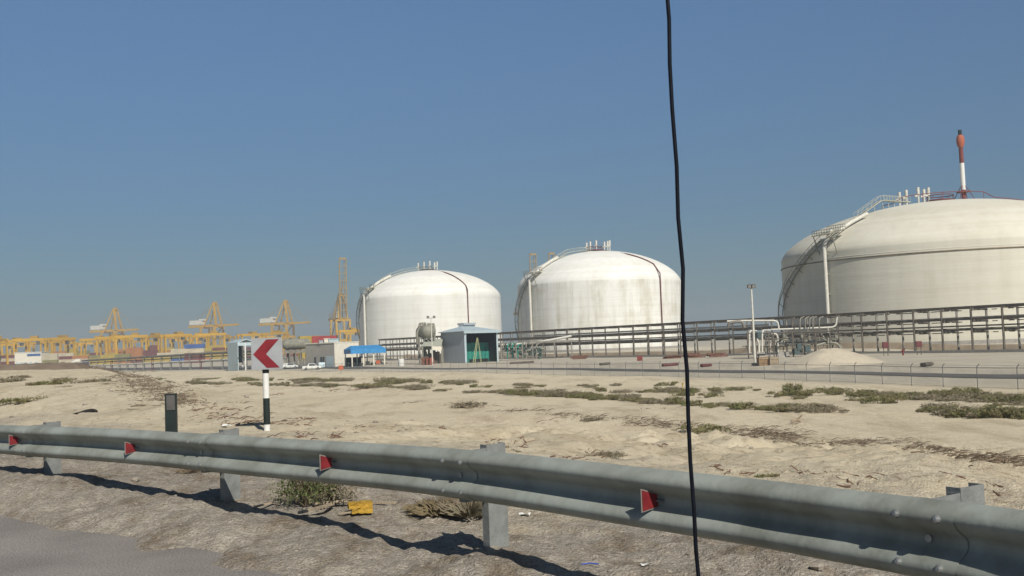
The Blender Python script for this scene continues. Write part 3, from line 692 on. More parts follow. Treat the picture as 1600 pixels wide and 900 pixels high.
k.box(Vector((cb.x, cb.y, (sz+et)/2-.1))+d1*.3, (.5, .5, et-sz+.2)); k.build('corner_post', M['ltblue'], shed)
k = MB(); k.box(Vector((cc.x, cc.y, (sz+et)/2-.1)), (.4, .4, et-sz+.2)); k.build('corner_post', M['ltblue'], shed)
gi = (cdn-cc).normalized(); gi2 = (cdn-cc).length
k = MB(); aa = cb.lerp(ca, .35)+d1*.3; bb_ = cc.lerp(cdn, .35)
n = 30
for j in range(n):
    p0 = aa.lerp(bb_, j/n); p1 = aa.lerp(bb_, (j+1)/n); w0 = .12*math.sin(j*1.9); w1 = .12*math.sin((j+1)*1.9)
    k.prism([Vector((p0.x, p0.y+w0, sz+.1)), Vector((p1.x, p1.y+w1, sz+.1)), Vector((p1.x, p1.y+w1, sz+5.2)), Vector((p0.x, p0.y+w0, sz+5.2))], (0, .08, 0))
k.build('green_sheeting', M['green'], shed, smooth=False)
k = MB()
for j in range(6):
    q = aa.lerp(bb_, .35+j*.1)-gi*1.2; k.box((q.x, q.y, sz+.5), (.7, .7, .9), .4)
k.build('drums', M['rubber'], shed)
cen = (ca+cc)/2; ov = .8
def outp(p): return p+(p-cen).normalized()*ov
rz1 = P(735, 507, YS).z
rA, rB, rC, rD = [Vector((q.x, q.y, et)) for q in map(outp, (ca, cb, cc, cdn))]
# ridge runs parallel to cb->cc; hip at the front-left
mid1 = (rA+rB)/2; mid2 = (rC+rD)/2
R1 = mid1.lerp(mid2, .28); R2 = mid1.lerp(mid2, .62); R1.z = R2.z = rz1-.5
k = MB(); th = Vector((0, 0, .12))
k.prism([rA, rB, R1], th); k.prism([rB, rC, R2, R1], th); k.prism([rC, rD, R2], th); k.prism([rD, rA, R1, R2], th)
roof = k.build('roof', M['ltblue'], shed)
k = MB(); k.bar(R1+Vector((0, 0, .75)), R2+Vector((0, 0, .75)), 2.4, .5); k.bar(R1+Vector((0, 0, .3)), R2+Vector((0, 0, .3)), 1.6, .6); k.build('ridge_vent', M['shedwall'], roof)
k = MB(); k.bar(rB+Vector((0, 0, -.25)), rC+Vector((0, 0, -.25)), .15, .5); k.build('fascia', M['ltblue'], shed)
# step ladder
lp = P(747, 565, YS-7); lz = h1(lp.x, lp.y)
k = MB(); ap = Vector((lp.x, lp.y+.2, lz+6.4))
for sx_ in (-1.3, -.7): k.bar((lp.x+sx_, lp.y, lz), ap+Vector((-.1 if sx_ < -1 else .1, 0, 0)), .13)
for sx_ in (.6, .9): k.bar((lp.x+sx_, lp.y+1.2, lz), ap+Vector((.15, 0, 0)), .1)
for j in range(1, 15): f = j/15; a = Vector((lp.x-1.3, lp.y, lz)).lerp(ap, f); b = Vector((lp.x-.7, lp.y, lz)).lerp(ap, f); k.bar(a-Vector((.06, 0, 0)), b+Vector((.06, 0, 0)), .08)
free(k, 'step_ladder', mat('ladder_yellowgreen', (.42, .45, .24), .6), (lp.x, lp.y, lz), 'tall pale A-frame ladder standing in the open bay of the blue-grey shed', 'ladder')

# ------------------------------------------------------------------ scrubber vessel on frame, left of the shed
YV = 272
vb = P(668, 566, YV); vz = h1(vb.x, vb.y)
vt = thing('process_vessel', 'tan horizontal drum vessel with looping pipes on a steel frame left of the shed', 'vessel', (vb.x, vb.y, vz))
c0 = P(660, 519, YV+3); c1 = P(670, 518, YV-3)
k = MB(); d = (c1-c0).normalized(); pr = [(0.05, -.9), (1.3, -.65), (2.0, 0)]
pts = [c0-d*1.2, c0-d*.7, c0, c1, c1+d*.7, c1+d*1.2]; k.tube(pts, [.4, 1.4, 1.85, 1.85, 1.4, .4], 20); k.build('drum', M['vessel'], vt, smooth=True)
k = MB(); k.tube([P(653, 548, YV), P(652, 520, YV), P(655, 514, YV), P(659, 514, YV), P(660, 520, YV)], .45, 10); k.build('pipe', M['vessel'], vt, smooth=True)
k = MB(); k.tube([P(655, 512, YV), P(656, 506, YV), P(663, 505, YV), P(664, 512, YV)], .35, 8); k.build('pipe', M['vessel'], vt, smooth=True)
k = MB(); k.tube([P(670, 510, YV-2), P(672, 506, YV-2), P(678, 507, YV-2), P(679, 515, YV-2), P(679, 530, YV-2)], .3, 8); k.build('pipe', M['vessel'], vt, smooth=True)
k = MB()
for x in (655, 662, 669, 675):
    for dy in (-2.5, 3): a = P(x, 527, YV+dy); k.bar((a.x, a.y, vz-.2), a, .45)
for y in (528, 543): k.bar(P(654, y, YV-2.5), P(677, y, YV-2.5), .35, .4); k.bar(P(654, y, YV+3), P(677, y, YV+3), .35, .4)
k.build('frame', M['racklight'], vt)
k = MB()
for i in range(7):
    x = 661+rng.random()*14; a = P(x, 503+rng.random()*6, YV-1); k.tube([a, (a.x, a.y, a.z-2.2)], .22, 6)
k.bar(P(666, 508, YV-1), P(678, 505, YV-1), .3, .2); k.build('nozzles', M['vessel'], vt)
# lean-to
a = P(660, 541, YV-6); b = P(690, 541, YV-6); c = P(664, 531, YV); d = P(692, 530, YV); lz = h1(a.x, a.y)
lt = thing('lean_to', 'low open lean-to with a pale sheet roof between the vessel and the shed', 'shed', ((a.x+b.x)/2, a.y, lz))
k = MB(); k.prism([a, b, d, c], (0, 0, .12)); k.build('roof', mat('pale_roof', (.42, .43, .36), .6), lt)
k = MB(); 
k.bar(a-Vector((-2.6, 0, .6)), b-Vector((0, 0, .6)), .2, 1.0); k.build('fascia', M['cream'], lt)
for q in (a, b, a.lerp(b, .5), c, d): k = MB(); k.bar((q.x, q.y+.2, lz-.2), (q.x, q.y+.2, q.z), .35); k.build('post', M['vessel'], lt)
k = MB(); 
for j in range(8): q = a.lerp(b, .1+j*.11); k.tube([(q.x, q.y+3, lz), (q.x, q.y+3, lz+2.2+rng.random()*1.6)], .3+.2*rng.random(), 8)
k.build('pumps', M['rack'], lt)
q = P(667, 567, YV-9); qz = h1(q.x, q.y)
for i, x in enumerate((662, 669, 674)):
    q = P(x, 567, YV-9-i); qz = h1(q.x, q.y); k = MB(); k.box((q.x, q.y, qz+.85), (1.15, 1.0, 1.7), .2*i)
    k.tube([(q.x, q.y, qz+1.65), (q.x, q.y, qz+2.0)], .2, 8); k.box((q.x, q.y-.52, qz+1.2), (.7, .06, .3), .2*i)
    free(k, 'pump_cabinet', mat('rust_cabinet', (.20+.05*i, .085, .055), .7), (q.x, q.y, qz), ['leftmost rusty red cabinet below the tan vessel', 'middle rusty red cabinet below the tan vessel', 'brightest rusty red cabinet at the foot of the lamp pole with two heads'][i], 'cabinet', 'red cabinets below the vessel')
# ------------------------------------------------------------------ lamp poles
def lamp(px, ytop, ybase, label, two=False, rad=.12):
    b = onT(px[1], ybase, 60); top = P(px[0], ytop, b.y)
    t = thing('lamp_pole', label, 'lamp pole', b); zt = top.z
    k = MB(); k.tube([b-Vector((0, 0, .3)), (b.x, b.y, (b.z+zt)/2), (b.x, b.y, zt)], [rad*1.25, rad, rad*.7], 12); k.build('pole', M['pipew'], t, smooth=True)
    k = MB(); k.bar((b.x-.9 if two else b.x-.5, b.y, zt), (b.x+.9 if two else b.x+.5, b.y, zt), .1); k.build('cross_arm', M['galv2'], t)
    for dx in ((-.75, .75) if two else (-.35, .3)):
        k = MB(); c = Vector((b.x+dx, b.y-.1, zt+.22)); k.prism([c+Vector((-.28, -.15, -.28)), c+Vector((.28, -.15, -.28)), c+Vector((.28, -.3, .22)), c+Vector((-.28, -.3, .22))], (0, .35, .1)); hd = k.build('floodlight', M['rack'], t)
        k = MB(); k.prism([c+Vector((-.22, -.19, -.22)), c+Vector((.22, -.19, -.22)), c+Vector((.22, -.32, .17)), c+Vector((-.22, -.32, .17))], (0, .02, 0)); k.build('lens', mat('lamp_glass', (.3, .3, .28), .2), hd)
    k = MB(); k.box((b.x, b.y, b.z+.15), (.9, .9, .5)); k.build('footing', M['concrete'], t)
lamp((1170.5, 1180), 450, 571, 'tall white floodlight pole with one lamp head standing before the rack on the right', False, .16)
lamp((675.5, 676), 497, 574, 'slim white lamp pole with two small heads standing left of the shed', True, .13)
# ------------------------------------------------------------------ flat-roofed building and blue canopy
YB = 300
a = P(478, 570, YB+8); b = P(523, 572, YB-3); c = P(561, 569, YB+6); z = h1(b.x, b.y); zt = P(523, 536, YB-3).z
bl = thing('flat_roofed_building', 'low building, front painted in shaded grey, side in sunlit cream, behind the blue canopy', 'building', (b.x, b.y+6, z))
a.z = b.z = c.z = 0; d = a+(c-b)
k = MB(); k.prism([Vector((q.x, q.y, z-.3)) for q in (a, b, c, d)], (0, 0, zt-z+.3)); k.build('wall', M['shadewall'], bl)  # shade painted into this face as a darker grey
k = MB(); obox(k, b+Vector((.02, -.02, 0)), c+Vector((0, -.02, 0)), z-.3, zt+.02, .06); k.build('sunlit_side_wall', M['cream'], bl)  # sunlit face, its brightness put into the cream colour
k = MB(); 
for (p, q) in ((a, b), (b, c)): k.bar(Vector((p.x, p.y, zt+.15)), Vector((q.x, q.y, zt+.15)), .35, .3)
k.build('parapet', M['cream'], bl)
for f in (.34, .55, .63, .78, .9):
    q = a.lerp(b, f); k = MB(); t = (b-a).normalized()
    if f > .7: p0 = q-t*.9; p1 = q+t*.9; k_z0, k_z1 = z+.1, z+3.2; mt_ = M['ltblue']
    else: p0 = q-t*.45; p1 = q+t*.45; k_z0, k_z1 = z+.4, z+3.0; mt_ = M['glass']
    obox(k, p0+Vector((0, -.05, 0)), p1+Vector((0, -.05, 0)), k_z0, k_z1, .06); k.build('door' if f > .7 else 'window', mt_, bl)
for i, (x0, x1, y0, y1, mm) in enumerate(((500, 506, 532, 537, 'shedwall'), (508, 514, 529, 537, 'cream'), (515, 530, 529, 535, 'ltblue'))):
    p0 = P(x0, y1, YB+3); p1 = P(x1, y0, YB+3); k = MB(); k.box(((p0.x+p1.x)/2, YB+3, (zt+p1.z)/2), (p1.x-p0.x, 2.5, p1.z-zt)); k.box(((p0.x+p1.x)/2, YB+3, p1.z), (p1.x-p0.x+.3, 2.8, .15)); k.build('rooftop_unit', M[mm], bl)
a = P(537, 546, YB-6); b = P(548, 548, YB-13); c = P(603, 546, YB-10); z = h1(b.x, b.y)
zc0 = P(548, 553, YB-13).z; zc1 = P(548, 546, YB-13).z; zr = P(560, 541, YB-9).z
a.z = b.z = c.z = 0; d = a+(c-b)
cn = thing('canopy', 'bright blue parking canopy on thin pale posts beside the cream wall', 'canopy', ((a.x+c.x)/2, (a.y+c.y)/2, z))
k = MB(); k.prism([Vector((q.x, q.y, zc0)) for q in (a, b, c, d)], (0, 0, zc1-zc0))
ra = (a+d)/2; rb = (b+c)/2; a_, b_, c_, d_ = [Vector((q.x, q.y, zc1)) for q in (a, b, c, d)]; e1_ = a_.lerp(b_, .5)+(d_-a_)*.1; e2_ = d_.lerp(c_, .5)-(d_-a_)*.1; e1_.z = e2_.z = zr+.2
k.add([a_, b_, c_, d_, e1_, e2_], [(0, 1, 4), (1, 2, 5, 4), (2, 3, 5), (3, 0, 4, 5)]); k.build('canopy_roof', M['blueroof'], cn)
for q in (a, b, c, d, b.lerp(c, .35), b.lerp(c, .68), a.lerp(d, .35), a.lerp(d, .68)):
    q = q+(Vector((cn.location.x, cn.location.y, 0))-q).normalized()*.5; k = MB(); k.bar((q.x, q.y, z-.2), (q.x, q.y, zc0+.05), .3); k.build('post', M['cream'], cn)
k = MB(); q = a.lerp(d, .3)
obox(k, a.lerp(d, .02), a.lerp(d, .5), z, z+2.7, -.2); k.build('canopy_shade_sheet', M['bayshade'], cn)  # dark sheet added for the shade under the canopy
k = MB(); q = (a+c)/2; 
for j in range(5): k.box((q.x+j*1.6-1, q.y+1, z+.5+.2*(j % 2)), (1.0, 1.4, 1.0+.4*(j % 2)), j*.3)
k.build('stored_goods', M['vessel'], cn)
# ------------------------------------------------------------------ light-blue open canopy building (x 355-400) + vessel at 445-480
YC_ = 330
a = P(356, 573, YC_+4); b = P(372, 573, YC_-4); c = P(396, 573, YC_-3); z = h1(b.x, b.y); zt = P(372, 536, YC_-4).z
a.z = b.z = c.z = 0; d = a+(c-b)
ob = thing('loading_shelter', 'small open shelter with a pale blue pitched roof left of the chevron sign', 'shelter', ((a.x+c.x)/2, (a.y+c.y)/2, z))
k = MB(); obox(k, a, b, z-.2, zt, -.2); k.build('side_wall', M['ltblue'], ob)
k = MB(); rz_ = P(380, 531, YC_).z
A, B, C_, D = [Vector((q.x, q.y, zt)) for q in (a, b, c+Vector((.8, 0, 0)), d+Vector((.8, 0, 0)))]
r1 = (A+D)/2; k.prism([A, B, B.lerp(C_, .5)+Vector((0, 0, rz_-zt)), A.lerp(D, .5)+Vector((0, 0, rz_-zt))], (0, 0, .25)); k.prism([B.lerp(C_, .5)+Vector((0, 0, rz_-zt)), C_, D, A.lerp(D, .5)+Vector((0, 0, rz_-zt))], (0, 0, .25)); k.build('roof', M['ltblue'], ob)
k = MB(); k.bar(B-Vector((0, 0, .4)), C_-Vector((0, 0, .4)), .2, 1.0); k.build('fascia', M['ltblue'], ob)
for q in (c, b.lerp(c, .5), d): k = MB(); k.bar((q.x, q.y, z-.2), (q.x, q.y, zt), .4); k.build('post', M['white'], ob)
k = MB(); obox(k, d, a+(d-a)*.05, z+2.5, zt-.5, .2); k.bar(b+Vector((0, 0, z+4)), c+Vector((0, 0, z+4)), .3); k.build('shelter_shade_sheet', M['bayshade'], ob)  # dark sheet and bar painted as the shelter's inner shade
q0 = P(446, 538, YC_); q1 = P(480, 537, YC_+6); z = h1(q0.x, q0.y)
hv = thing('horizontal_vessel', 'long dusty horizontal vessel on saddles between the chevron sign and the grey building', 'vessel', (q0.x, q0.y, z))
k = MB(); d = (q1-q0).normalized(); k.tube([q0-d*1, q0-d*.5, q0, q1, q1+d*.5, q1+d], [.5, 1.3, 1.7, 1.7, 1.3, .5], 18); k.build('shell', M['vessel'], hv, smooth=True)
for f in (.1, .4, .7, .95): q = q0.lerp(q1, f); k = MB(); k.bar((q.x, q.y, z-.2), (q.x, q.y, q.z-1.2), 1.0, .5); k.build('saddle', M['rack'], hv)
k = MB(); k.bar(q0+Vector((0, -2, -2.4)), q1+Vector((0, -2, -2.4)), .3, 1.0)
for f in (0, .25, .5, .75, 1): q = q0.lerp(q1, f); k.bar((q.x, q.y-2, z-.2), (q.x, q.y-2, q.z-2), .3)
for i in range(14): q = q0.lerp(q1, rng.random()); k.tube([(q.x, q.y-1.5, z+.3), (q.x, q.y-1.5, z+1.2+rng.random()*2.5)], .25+.2*rng.random(), 6)
k.build('service_frame', M['racklight'], hv)

# ------------------------------------------------------------------ low pipeline on trestles at the left
pA = P(118, 567, 470); pB = P(400, 549, 335)
g = h1(pA.x, pA.y); pl = thing('pipeline', 'long low pipeline on trestles running left from the pale blue shelter', 'pipeline', (pA.x, pA.y, g))
for dz, off, r, mm in ((.2, 0, .42, 'pipe'), (-.9, 1, .2, 'racklight'), (-2.2, 0, .3, 'pipew')):
    k = MB(); a = pA+Vector((0, off, dz+.6)); b = pB+Vector((0, off, dz)); k.tube([a, a.lerp(b, .5), b], r, 8); k.build('pipe', M[mm], pl, smooth=True)
for j in range(20):
    q = pA.lerp(pB, (j+.2)/20); g = h1(q.x, q.y); k = MB()
    for o in (-.8, .8): k.bar((q.x, q.y+o, g-.3), (q.x, q.y+o, q.z+.1), .2)
    k.bar((q.x, q.y-1, q.z-.35), (q.x, q.y+1, q.z-.35), .3); k.bar((q.x, q.y-1, q.z-2.6), (q.x, q.y+1, q.z-2.6), .3); k.build('trestle', M['racklight'] if j % 5 else M['maroon'], pl)
k = MB(); q = P(119, 567, 462); k.tube([q+Vector((-1.4, 0, -2.4)), q+Vector((-1.5, 0, -1.0)), q+Vector((-.9, 0, .2)), q+Vector((0.4, 0, .7)), q+Vector((2.2, 0, .9))], [1.2, 1.3, 1.3, 1.2, .9], 16); k.build('end_bend', M['pipew'], pl, smooth=True)

# ------------------------------------------------------------------ vehicles and small things by the buildings
def pickup(px, Yc, rz, label, mcol, sc=1.0, van=False):
    b = P(px, 570, Yc); b.z = h1(b.x, b.y)-.02; t = thing('parked_car', label, 'car', b, None, rz)
    k = MB()
    side = [(-2.6, .45), (2.5, .45), (2.55, .95), (1.3, 1.1), (.8, 1.75), (-.9, 1.8), (-1.2, 1.15), (-2.6, 1.1)] if not van else [(-2.3, .4), (2.3, .4), (2.35, .85), (1.4, 1.1), (.7, 1.7), (-1.9, 1.75), (-2.3, 1.0)]
    k.prism([Vector((x, -.85, z)) for x, z in side], (0, 1.7, 0)); bo = k.build('body', mcol, t, local=True)
    k = MB()
    for y0 in (-.87, .86): k.prism([Vector((x, y0, z)) for x, z in ((-.8, 1.15), (1.1, 1.15), (.7, 1.62), (-.7, 1.65))], (0, .012, 0))
    k.prism([Vector((1.3, -.7, 1.14)), Vector((1.3, .7, 1.14)), Vector((.86, .7, 1.68)), Vector((.86, -.7, 1.68))], (.02, 0, .02)); k.build('window', M['glass'], t, local=True)
    for x in (-1.6, 1.6):
        for y in (-.8, .8):
            k = MB(); k.tube([(x, y-.1, .36), (x, y+.1, .36)], .36, 16); wo_ = k.build('wheel', M['rubber'], t, local=True)
            k = MB(); k.tube([(x, y-.115, .36), (x, y+.115, .36)], .18, 12); k.build('hubcap', M['galv'], wo_, local=True)
    return t
pickup(487, 284, R(15), 'white pickup parked in front of the grey building', M['white'])
pickup(503, 291, R(100), 'pale car parked nose-on by the grey building, right of the pickup', M['ltblue'], van=True)
pickup(454, 316, R(5), 'white car parked below the horizontal vessel just right of the chevron sign', M['white'], van=True)
def rsign(px, py, ytop, label, w=.9, col='orange'):
    b = onT(px, py, 60); t = thing('warning_sign', label, 'sign', b, 'red signs along the plant fence'); zt = P(px, ytop, b.y).z
    k = MB(); k.bar(b-Vector((0, 0, .2)), (b.x, b.y, zt), .08); k.build('post', M['galv2'], t)
    k = MB(); k.prism([Vector((b.x-w/2, b.y-.06, zt-w*.9)), Vector((b.x+w/2, b.y-.06, zt-w*.9)), Vector((b.x+w/2, b.y-.06, zt)), Vector((b.x-w/2, b.y-.06, zt))], (0, .03, 0)); k.build('board', M[col], t)
rsign(533, 584, 571, 'orange-red square sign on a thin post in front of the cream wall', 1.1)
rsign(591, 572, 563, 'orange-red square sign under the right end of the blue canopy', 1.1)
rsign(1000, 570, 556, 'small dark red square sign on bare ground before the middle tank', 1.0, 'redp')
b = onT(627, 572, 100); k = MB(); k.lathe([(.75, 0), (.8, .1), (.8, 1.7), (.7, 1.8), (.2, 1.85)], b, 16); free(k, 'water_tank', M['white'], b, 'small white cylindrical drum on the ground between canopy and vessel', 'drum', smooth=True)
# brown crates, barriers by the right lamp
for (x0, x1, y0, y1, mm, nm, lab) in ((1184, 1200, 558, 571, 'crate', 'wooden_crate', 'left and larger brown crate at the foot of the tall lamp pole'), (1201, 1215, 558, 570, 'wood', 'wooden_crate', 'right and paler brown crate near the tall lamp pole')):
    b = onT((x0+x1)/2, y1, 60); w = (x1-x0)/1600*b.y; hgt = (y1-y0)/1600*b.y; k = MB(); k.box((b.x, b.y, b.z+hgt/2), (w*.96, 1.2, hgt), .1)
    c = thing(nm, lab, 'crate', b); c_ = k.build('box', M[mm], c)
    k = MB(); q = Vector((math.cos(.1), math.sin(.1), 0)); nn = Vector((q.y, -q.x, 0))
    for j in range(5): k.bar(b+q*(-w/2+w*j/4)*.95+nn*.62+Vector((0, 0, .03)), b+q*(-w/2+w*j/4)*.95+nn*.62+Vector((0, 0, hgt)), .1, .05)
    k.bar(b-q*w/2+nn*.66+Vector((0, 0, hgt*.8)), b+q*w/2+nn*.66+Vector((0, 0, hgt*.8)), .06, .12); k.build('batten', M['wood'], c)
for i, (x, y) in enumerate(((1187, 558), (1208, 557), (1224, 558))):
    b = onT(x, y, 60); k = MB(); k.prism([b+Vector((-1, -.4, 0)), b+Vector((-1, .4, 0)), b+Vector((-1, .2, .35)), b+Vector((-1, .12, 1)), b+Vector((-1, -.12, 1)), b+Vector((-1, -.2, .35))], (2.1, 0, 0))
    free(k, 'concrete_barrier', M['concrete'], b, ['grey concrete barrier behind the larger brown crate', 'grey concrete barrier in the middle of three behind the crates', 'rightmost grey concrete barrier, left of the sand heap'][i], 'barrier', 'concrete barriers behind the crates')
# sand heap
b = onT(1312, 571, 60); hr = 84/1600*b.y; k = MB(); nn = 64; hh = (571-543)/1600*b.y*1.0; vs_ = []; rings = 26
for i in range(rings+1):
    f = i/rings
    for j in range(nn):
        aa = 2*math.pi*j/nn; r = hr*f*(1+.10*math.sin(aa*2+1)+.05*math.sin(aa*5)); x = b.x+r*math.cos(aa); y = b.y+hr*.5+r*math.sin(aa)*.75
        top = hh*(1-f)**1.0*(1 if f > .12 else .9+.0*f); top = hh*1.1*min(1-f, .80+.04*math.sin(aa*3))
        vs_.append((x, y, h1(x, y)-.05+top+.12*float(vnoise(x, y, .9, 3))*(1-f)))
k.add(vs_, [(i*nn+j, (i+1)*nn+j, (i+1)*nn+(j+1) % nn, i*nn+(j+1) % nn) for i in range(rings) for j in range(nn)])
free(k, 'sand_heap', M['dirt'], (b.x, b.y+hr*.5, b.z), 'broad cone-shaped heap of pale sand in front of the nearest tank', 'sand heap', smooth=True)
for i, (x, y) in enumerate(((1384, 549), (1436, 549), (1411, 552))):
    b = P(x, y, 178); bz = h1(b.x, b.y); b.z = bz; t = thing('hose_cabinet', ['dark red hose cabinet on legs below the rack, left of the other', 'brighter red hose cabinet on legs below the rack, right of the other', 'low red hydrant between the two hose cabinets'][i], 'cabinet' if i < 2 else 'hydrant', b, 'red fire cabinets under the rack')
    if i < 2:
        k = MB(); k.box(b+Vector((0, 0, 1.9)), (.95, .5, 1.0)); k.build('box', M['maroon'], t)
        k = MB(); k.bar(b+Vector((-.35, 0, 0)), b+Vector((-.35, 0, 1.4)), .1); k.bar(b+Vector((.35, 0, 0)), b+Vector((.35, 0, 1.4)), .1); k.build('stand', M['rack'], t)
    else:
        k = MB(); k.lathe([(.18, 0), (.15, .6), (.22, .7), (.2, 1.0), (.05, 1.15)], b, 10); k.build('body', M['redp'], t); k = MB(); k.tube([b+Vector((-.35, 0, .75)), b+Vector((.35, 0, .75))], .09, 8); k.build('outlet', M['redp'], t)
# pipe offcuts lying on the pad
for i, (x0, x1, y, mm, lab) in enumerate(((797, 835, 569, 'rack', 'long dark pipe lying on the pad right of the shed'), (938, 955, 571, 'rack', 'short dark pipe lying on the pad before the middle tank'), (1036, 1066, 573, 'maroon', 'maroon beam lying on the pad left of the hanging cable'), (1097, 1117, 574, 'maroon', 'short maroon beam lying on the pad right of the hanging cable'), (1445, 1470, 573, 'rack', 'dark pipe lying on the ground right of the sand heap'))):
    a = onT(x0, y, 60); b = onT(x1, y-.5, 60); b.y = a.y+1; k = MB(); 
    for j in range(3): k.tube([(a.x, a.y+j*.5, h1(a.x, a.y)+.25), (b.x, b.y+j*.5, h1(b.x, b.y)+.25)], .22, 8)
    free(k, 'lying_pipe', M[mm], a, lab, 'pipe')

for i, (x, y, n, lab) in enumerate(((1085, 556, 9, 'low rusty stack of scrap steel under the rack right of the hanging cable'), (1122, 556, 7, 'smaller rusty stack of scrap steel under the rack, further right of the cable'), (905, 557, 8, 'brown heap of scrap lying at the foot of the rack before the middle tank'), (1053, 556, 6, 'reddish scrap beams stacked beneath the rack just left of the cable'))):
    random.seed(40+i); b = P(x, y, 225 if x > 1000 else 262); b.z = h1(b.x, b.y); k = MB()
    for j in range(n): a = Vector((b.x+random.uniform(-.6, .6), b.y+random.uniform(-.8, .8), b.z+.15+.22*(j//2))); k.bar(a-Vector((1.9, random.uniform(-.3, .3), 0)), a+Vector((random.uniform(1.2, 2.2), 0, random.uniform(-.05, .1))), .3, .24)
    free(k, 'scrap_stack', mat('rusty_scrap', (.20, .10, .07), .85, 0, .5, 1.5), b, lab, 'scrap stack')
b = onT(1067, 612, 50); zt_ = P(1066, 598, b.y).z; k = MB(); k.bar(b-Vector((0, 0, .2)), (b.x, b.y, zt_), .09, .07); k.bar((b.x-.1, b.y, zt_-.12), (b.x+.1, b.y, zt_-.12), .05, .16); free(k, 'marker_stake', M['yblock'], b, 'small yellow stake standing among the scrub just left of the hanging cable', 'stake')
a = onT(1236, 662, 40); b = onT(1258, 664, 40); b.y = a.y; k = MB(); k.tube([(a.x, a.y, a.z+.12), ((a.x+b.x)/2, a.y, h1((a.x+b.x)/2, a.y)+.22), (b.x, b.y, h1(b.x, b.y)+.16)], [.09, .11, .13], 8); k.tube([(b.x-.25, b.y, b.z+.18), (b.x+.05, b.y-.2, b.z+.5)], [.08, .04], 6); free(k, 'log', M['wood'], a, 'short bare log lying on the open track right of the cable', 'log', smooth=True)
# ------------------------------------------------------------------ chain-link fence
fp = [Vector((float(fence_x(y)), y)) for y in np.linspace(64, 330, 400)]
acc = 0; last = fp[0]; posts = [fp[0]]
for a, b in zip(fp, fp[1:]):
    acc += (b-a).length
    if acc >= 3.9: posts.append(b); acc = 0
fz = [h1(p.x, p.y) for p in posts]
fc = thing('chain_fence', 'thin grey wire fence with many slim posts running along the service road', 'fence', (posts[20].x, posts[20].y, fz[20]))
FH = 1.9
for p, z in zip(posts[:98], fz):
    big = abs(800+1600*p.x/p.y-1560) < 14; k = MB(); r = .09 if big else .035
    k.tube([(p.x, p.y, z-.3), (p.x, p.y, z+FH), (p.x+.14, p.y-.2, z+FH+.3)], r, 6); k.build('post', M['galv2'] if not big else M['rack'], fc)
for hh_, r in ((FH-.05, .028), (FH+.15, .01), (.1, .015), (1.0, .010)):
    k = MB(); k.tube([(p.x, p.y, z+hh_) for p, z in zip(posts, fz)], r, 5); k.build('wire', M['galv2'], fc)
k = MB()
# woven mesh near enough to read: diagonal wires
for (p, z), (q, z2) in list(zip(zip(posts, fz), zip(posts[1:], fz[1:])))[:26]:
    for j in range(26):
        f0 = j/26; 
        for sgn in (1, -1):
            f1 = f0+sgn*.45
            fa = min(max(f1, 0), 1); hh2 = FH*abs(fa-f0)/.45
            a = p.lerp(q, f0); b = p.lerp(q, fa); za_ = z+(z2-z)*f0; zb_ = z+(z2-z)*fa; k.bar((a.x, a.y, za_+.08), (b.x, b.y, zb_+hh2), .005)
k.build('wire_mesh', M['galv2'], fc)

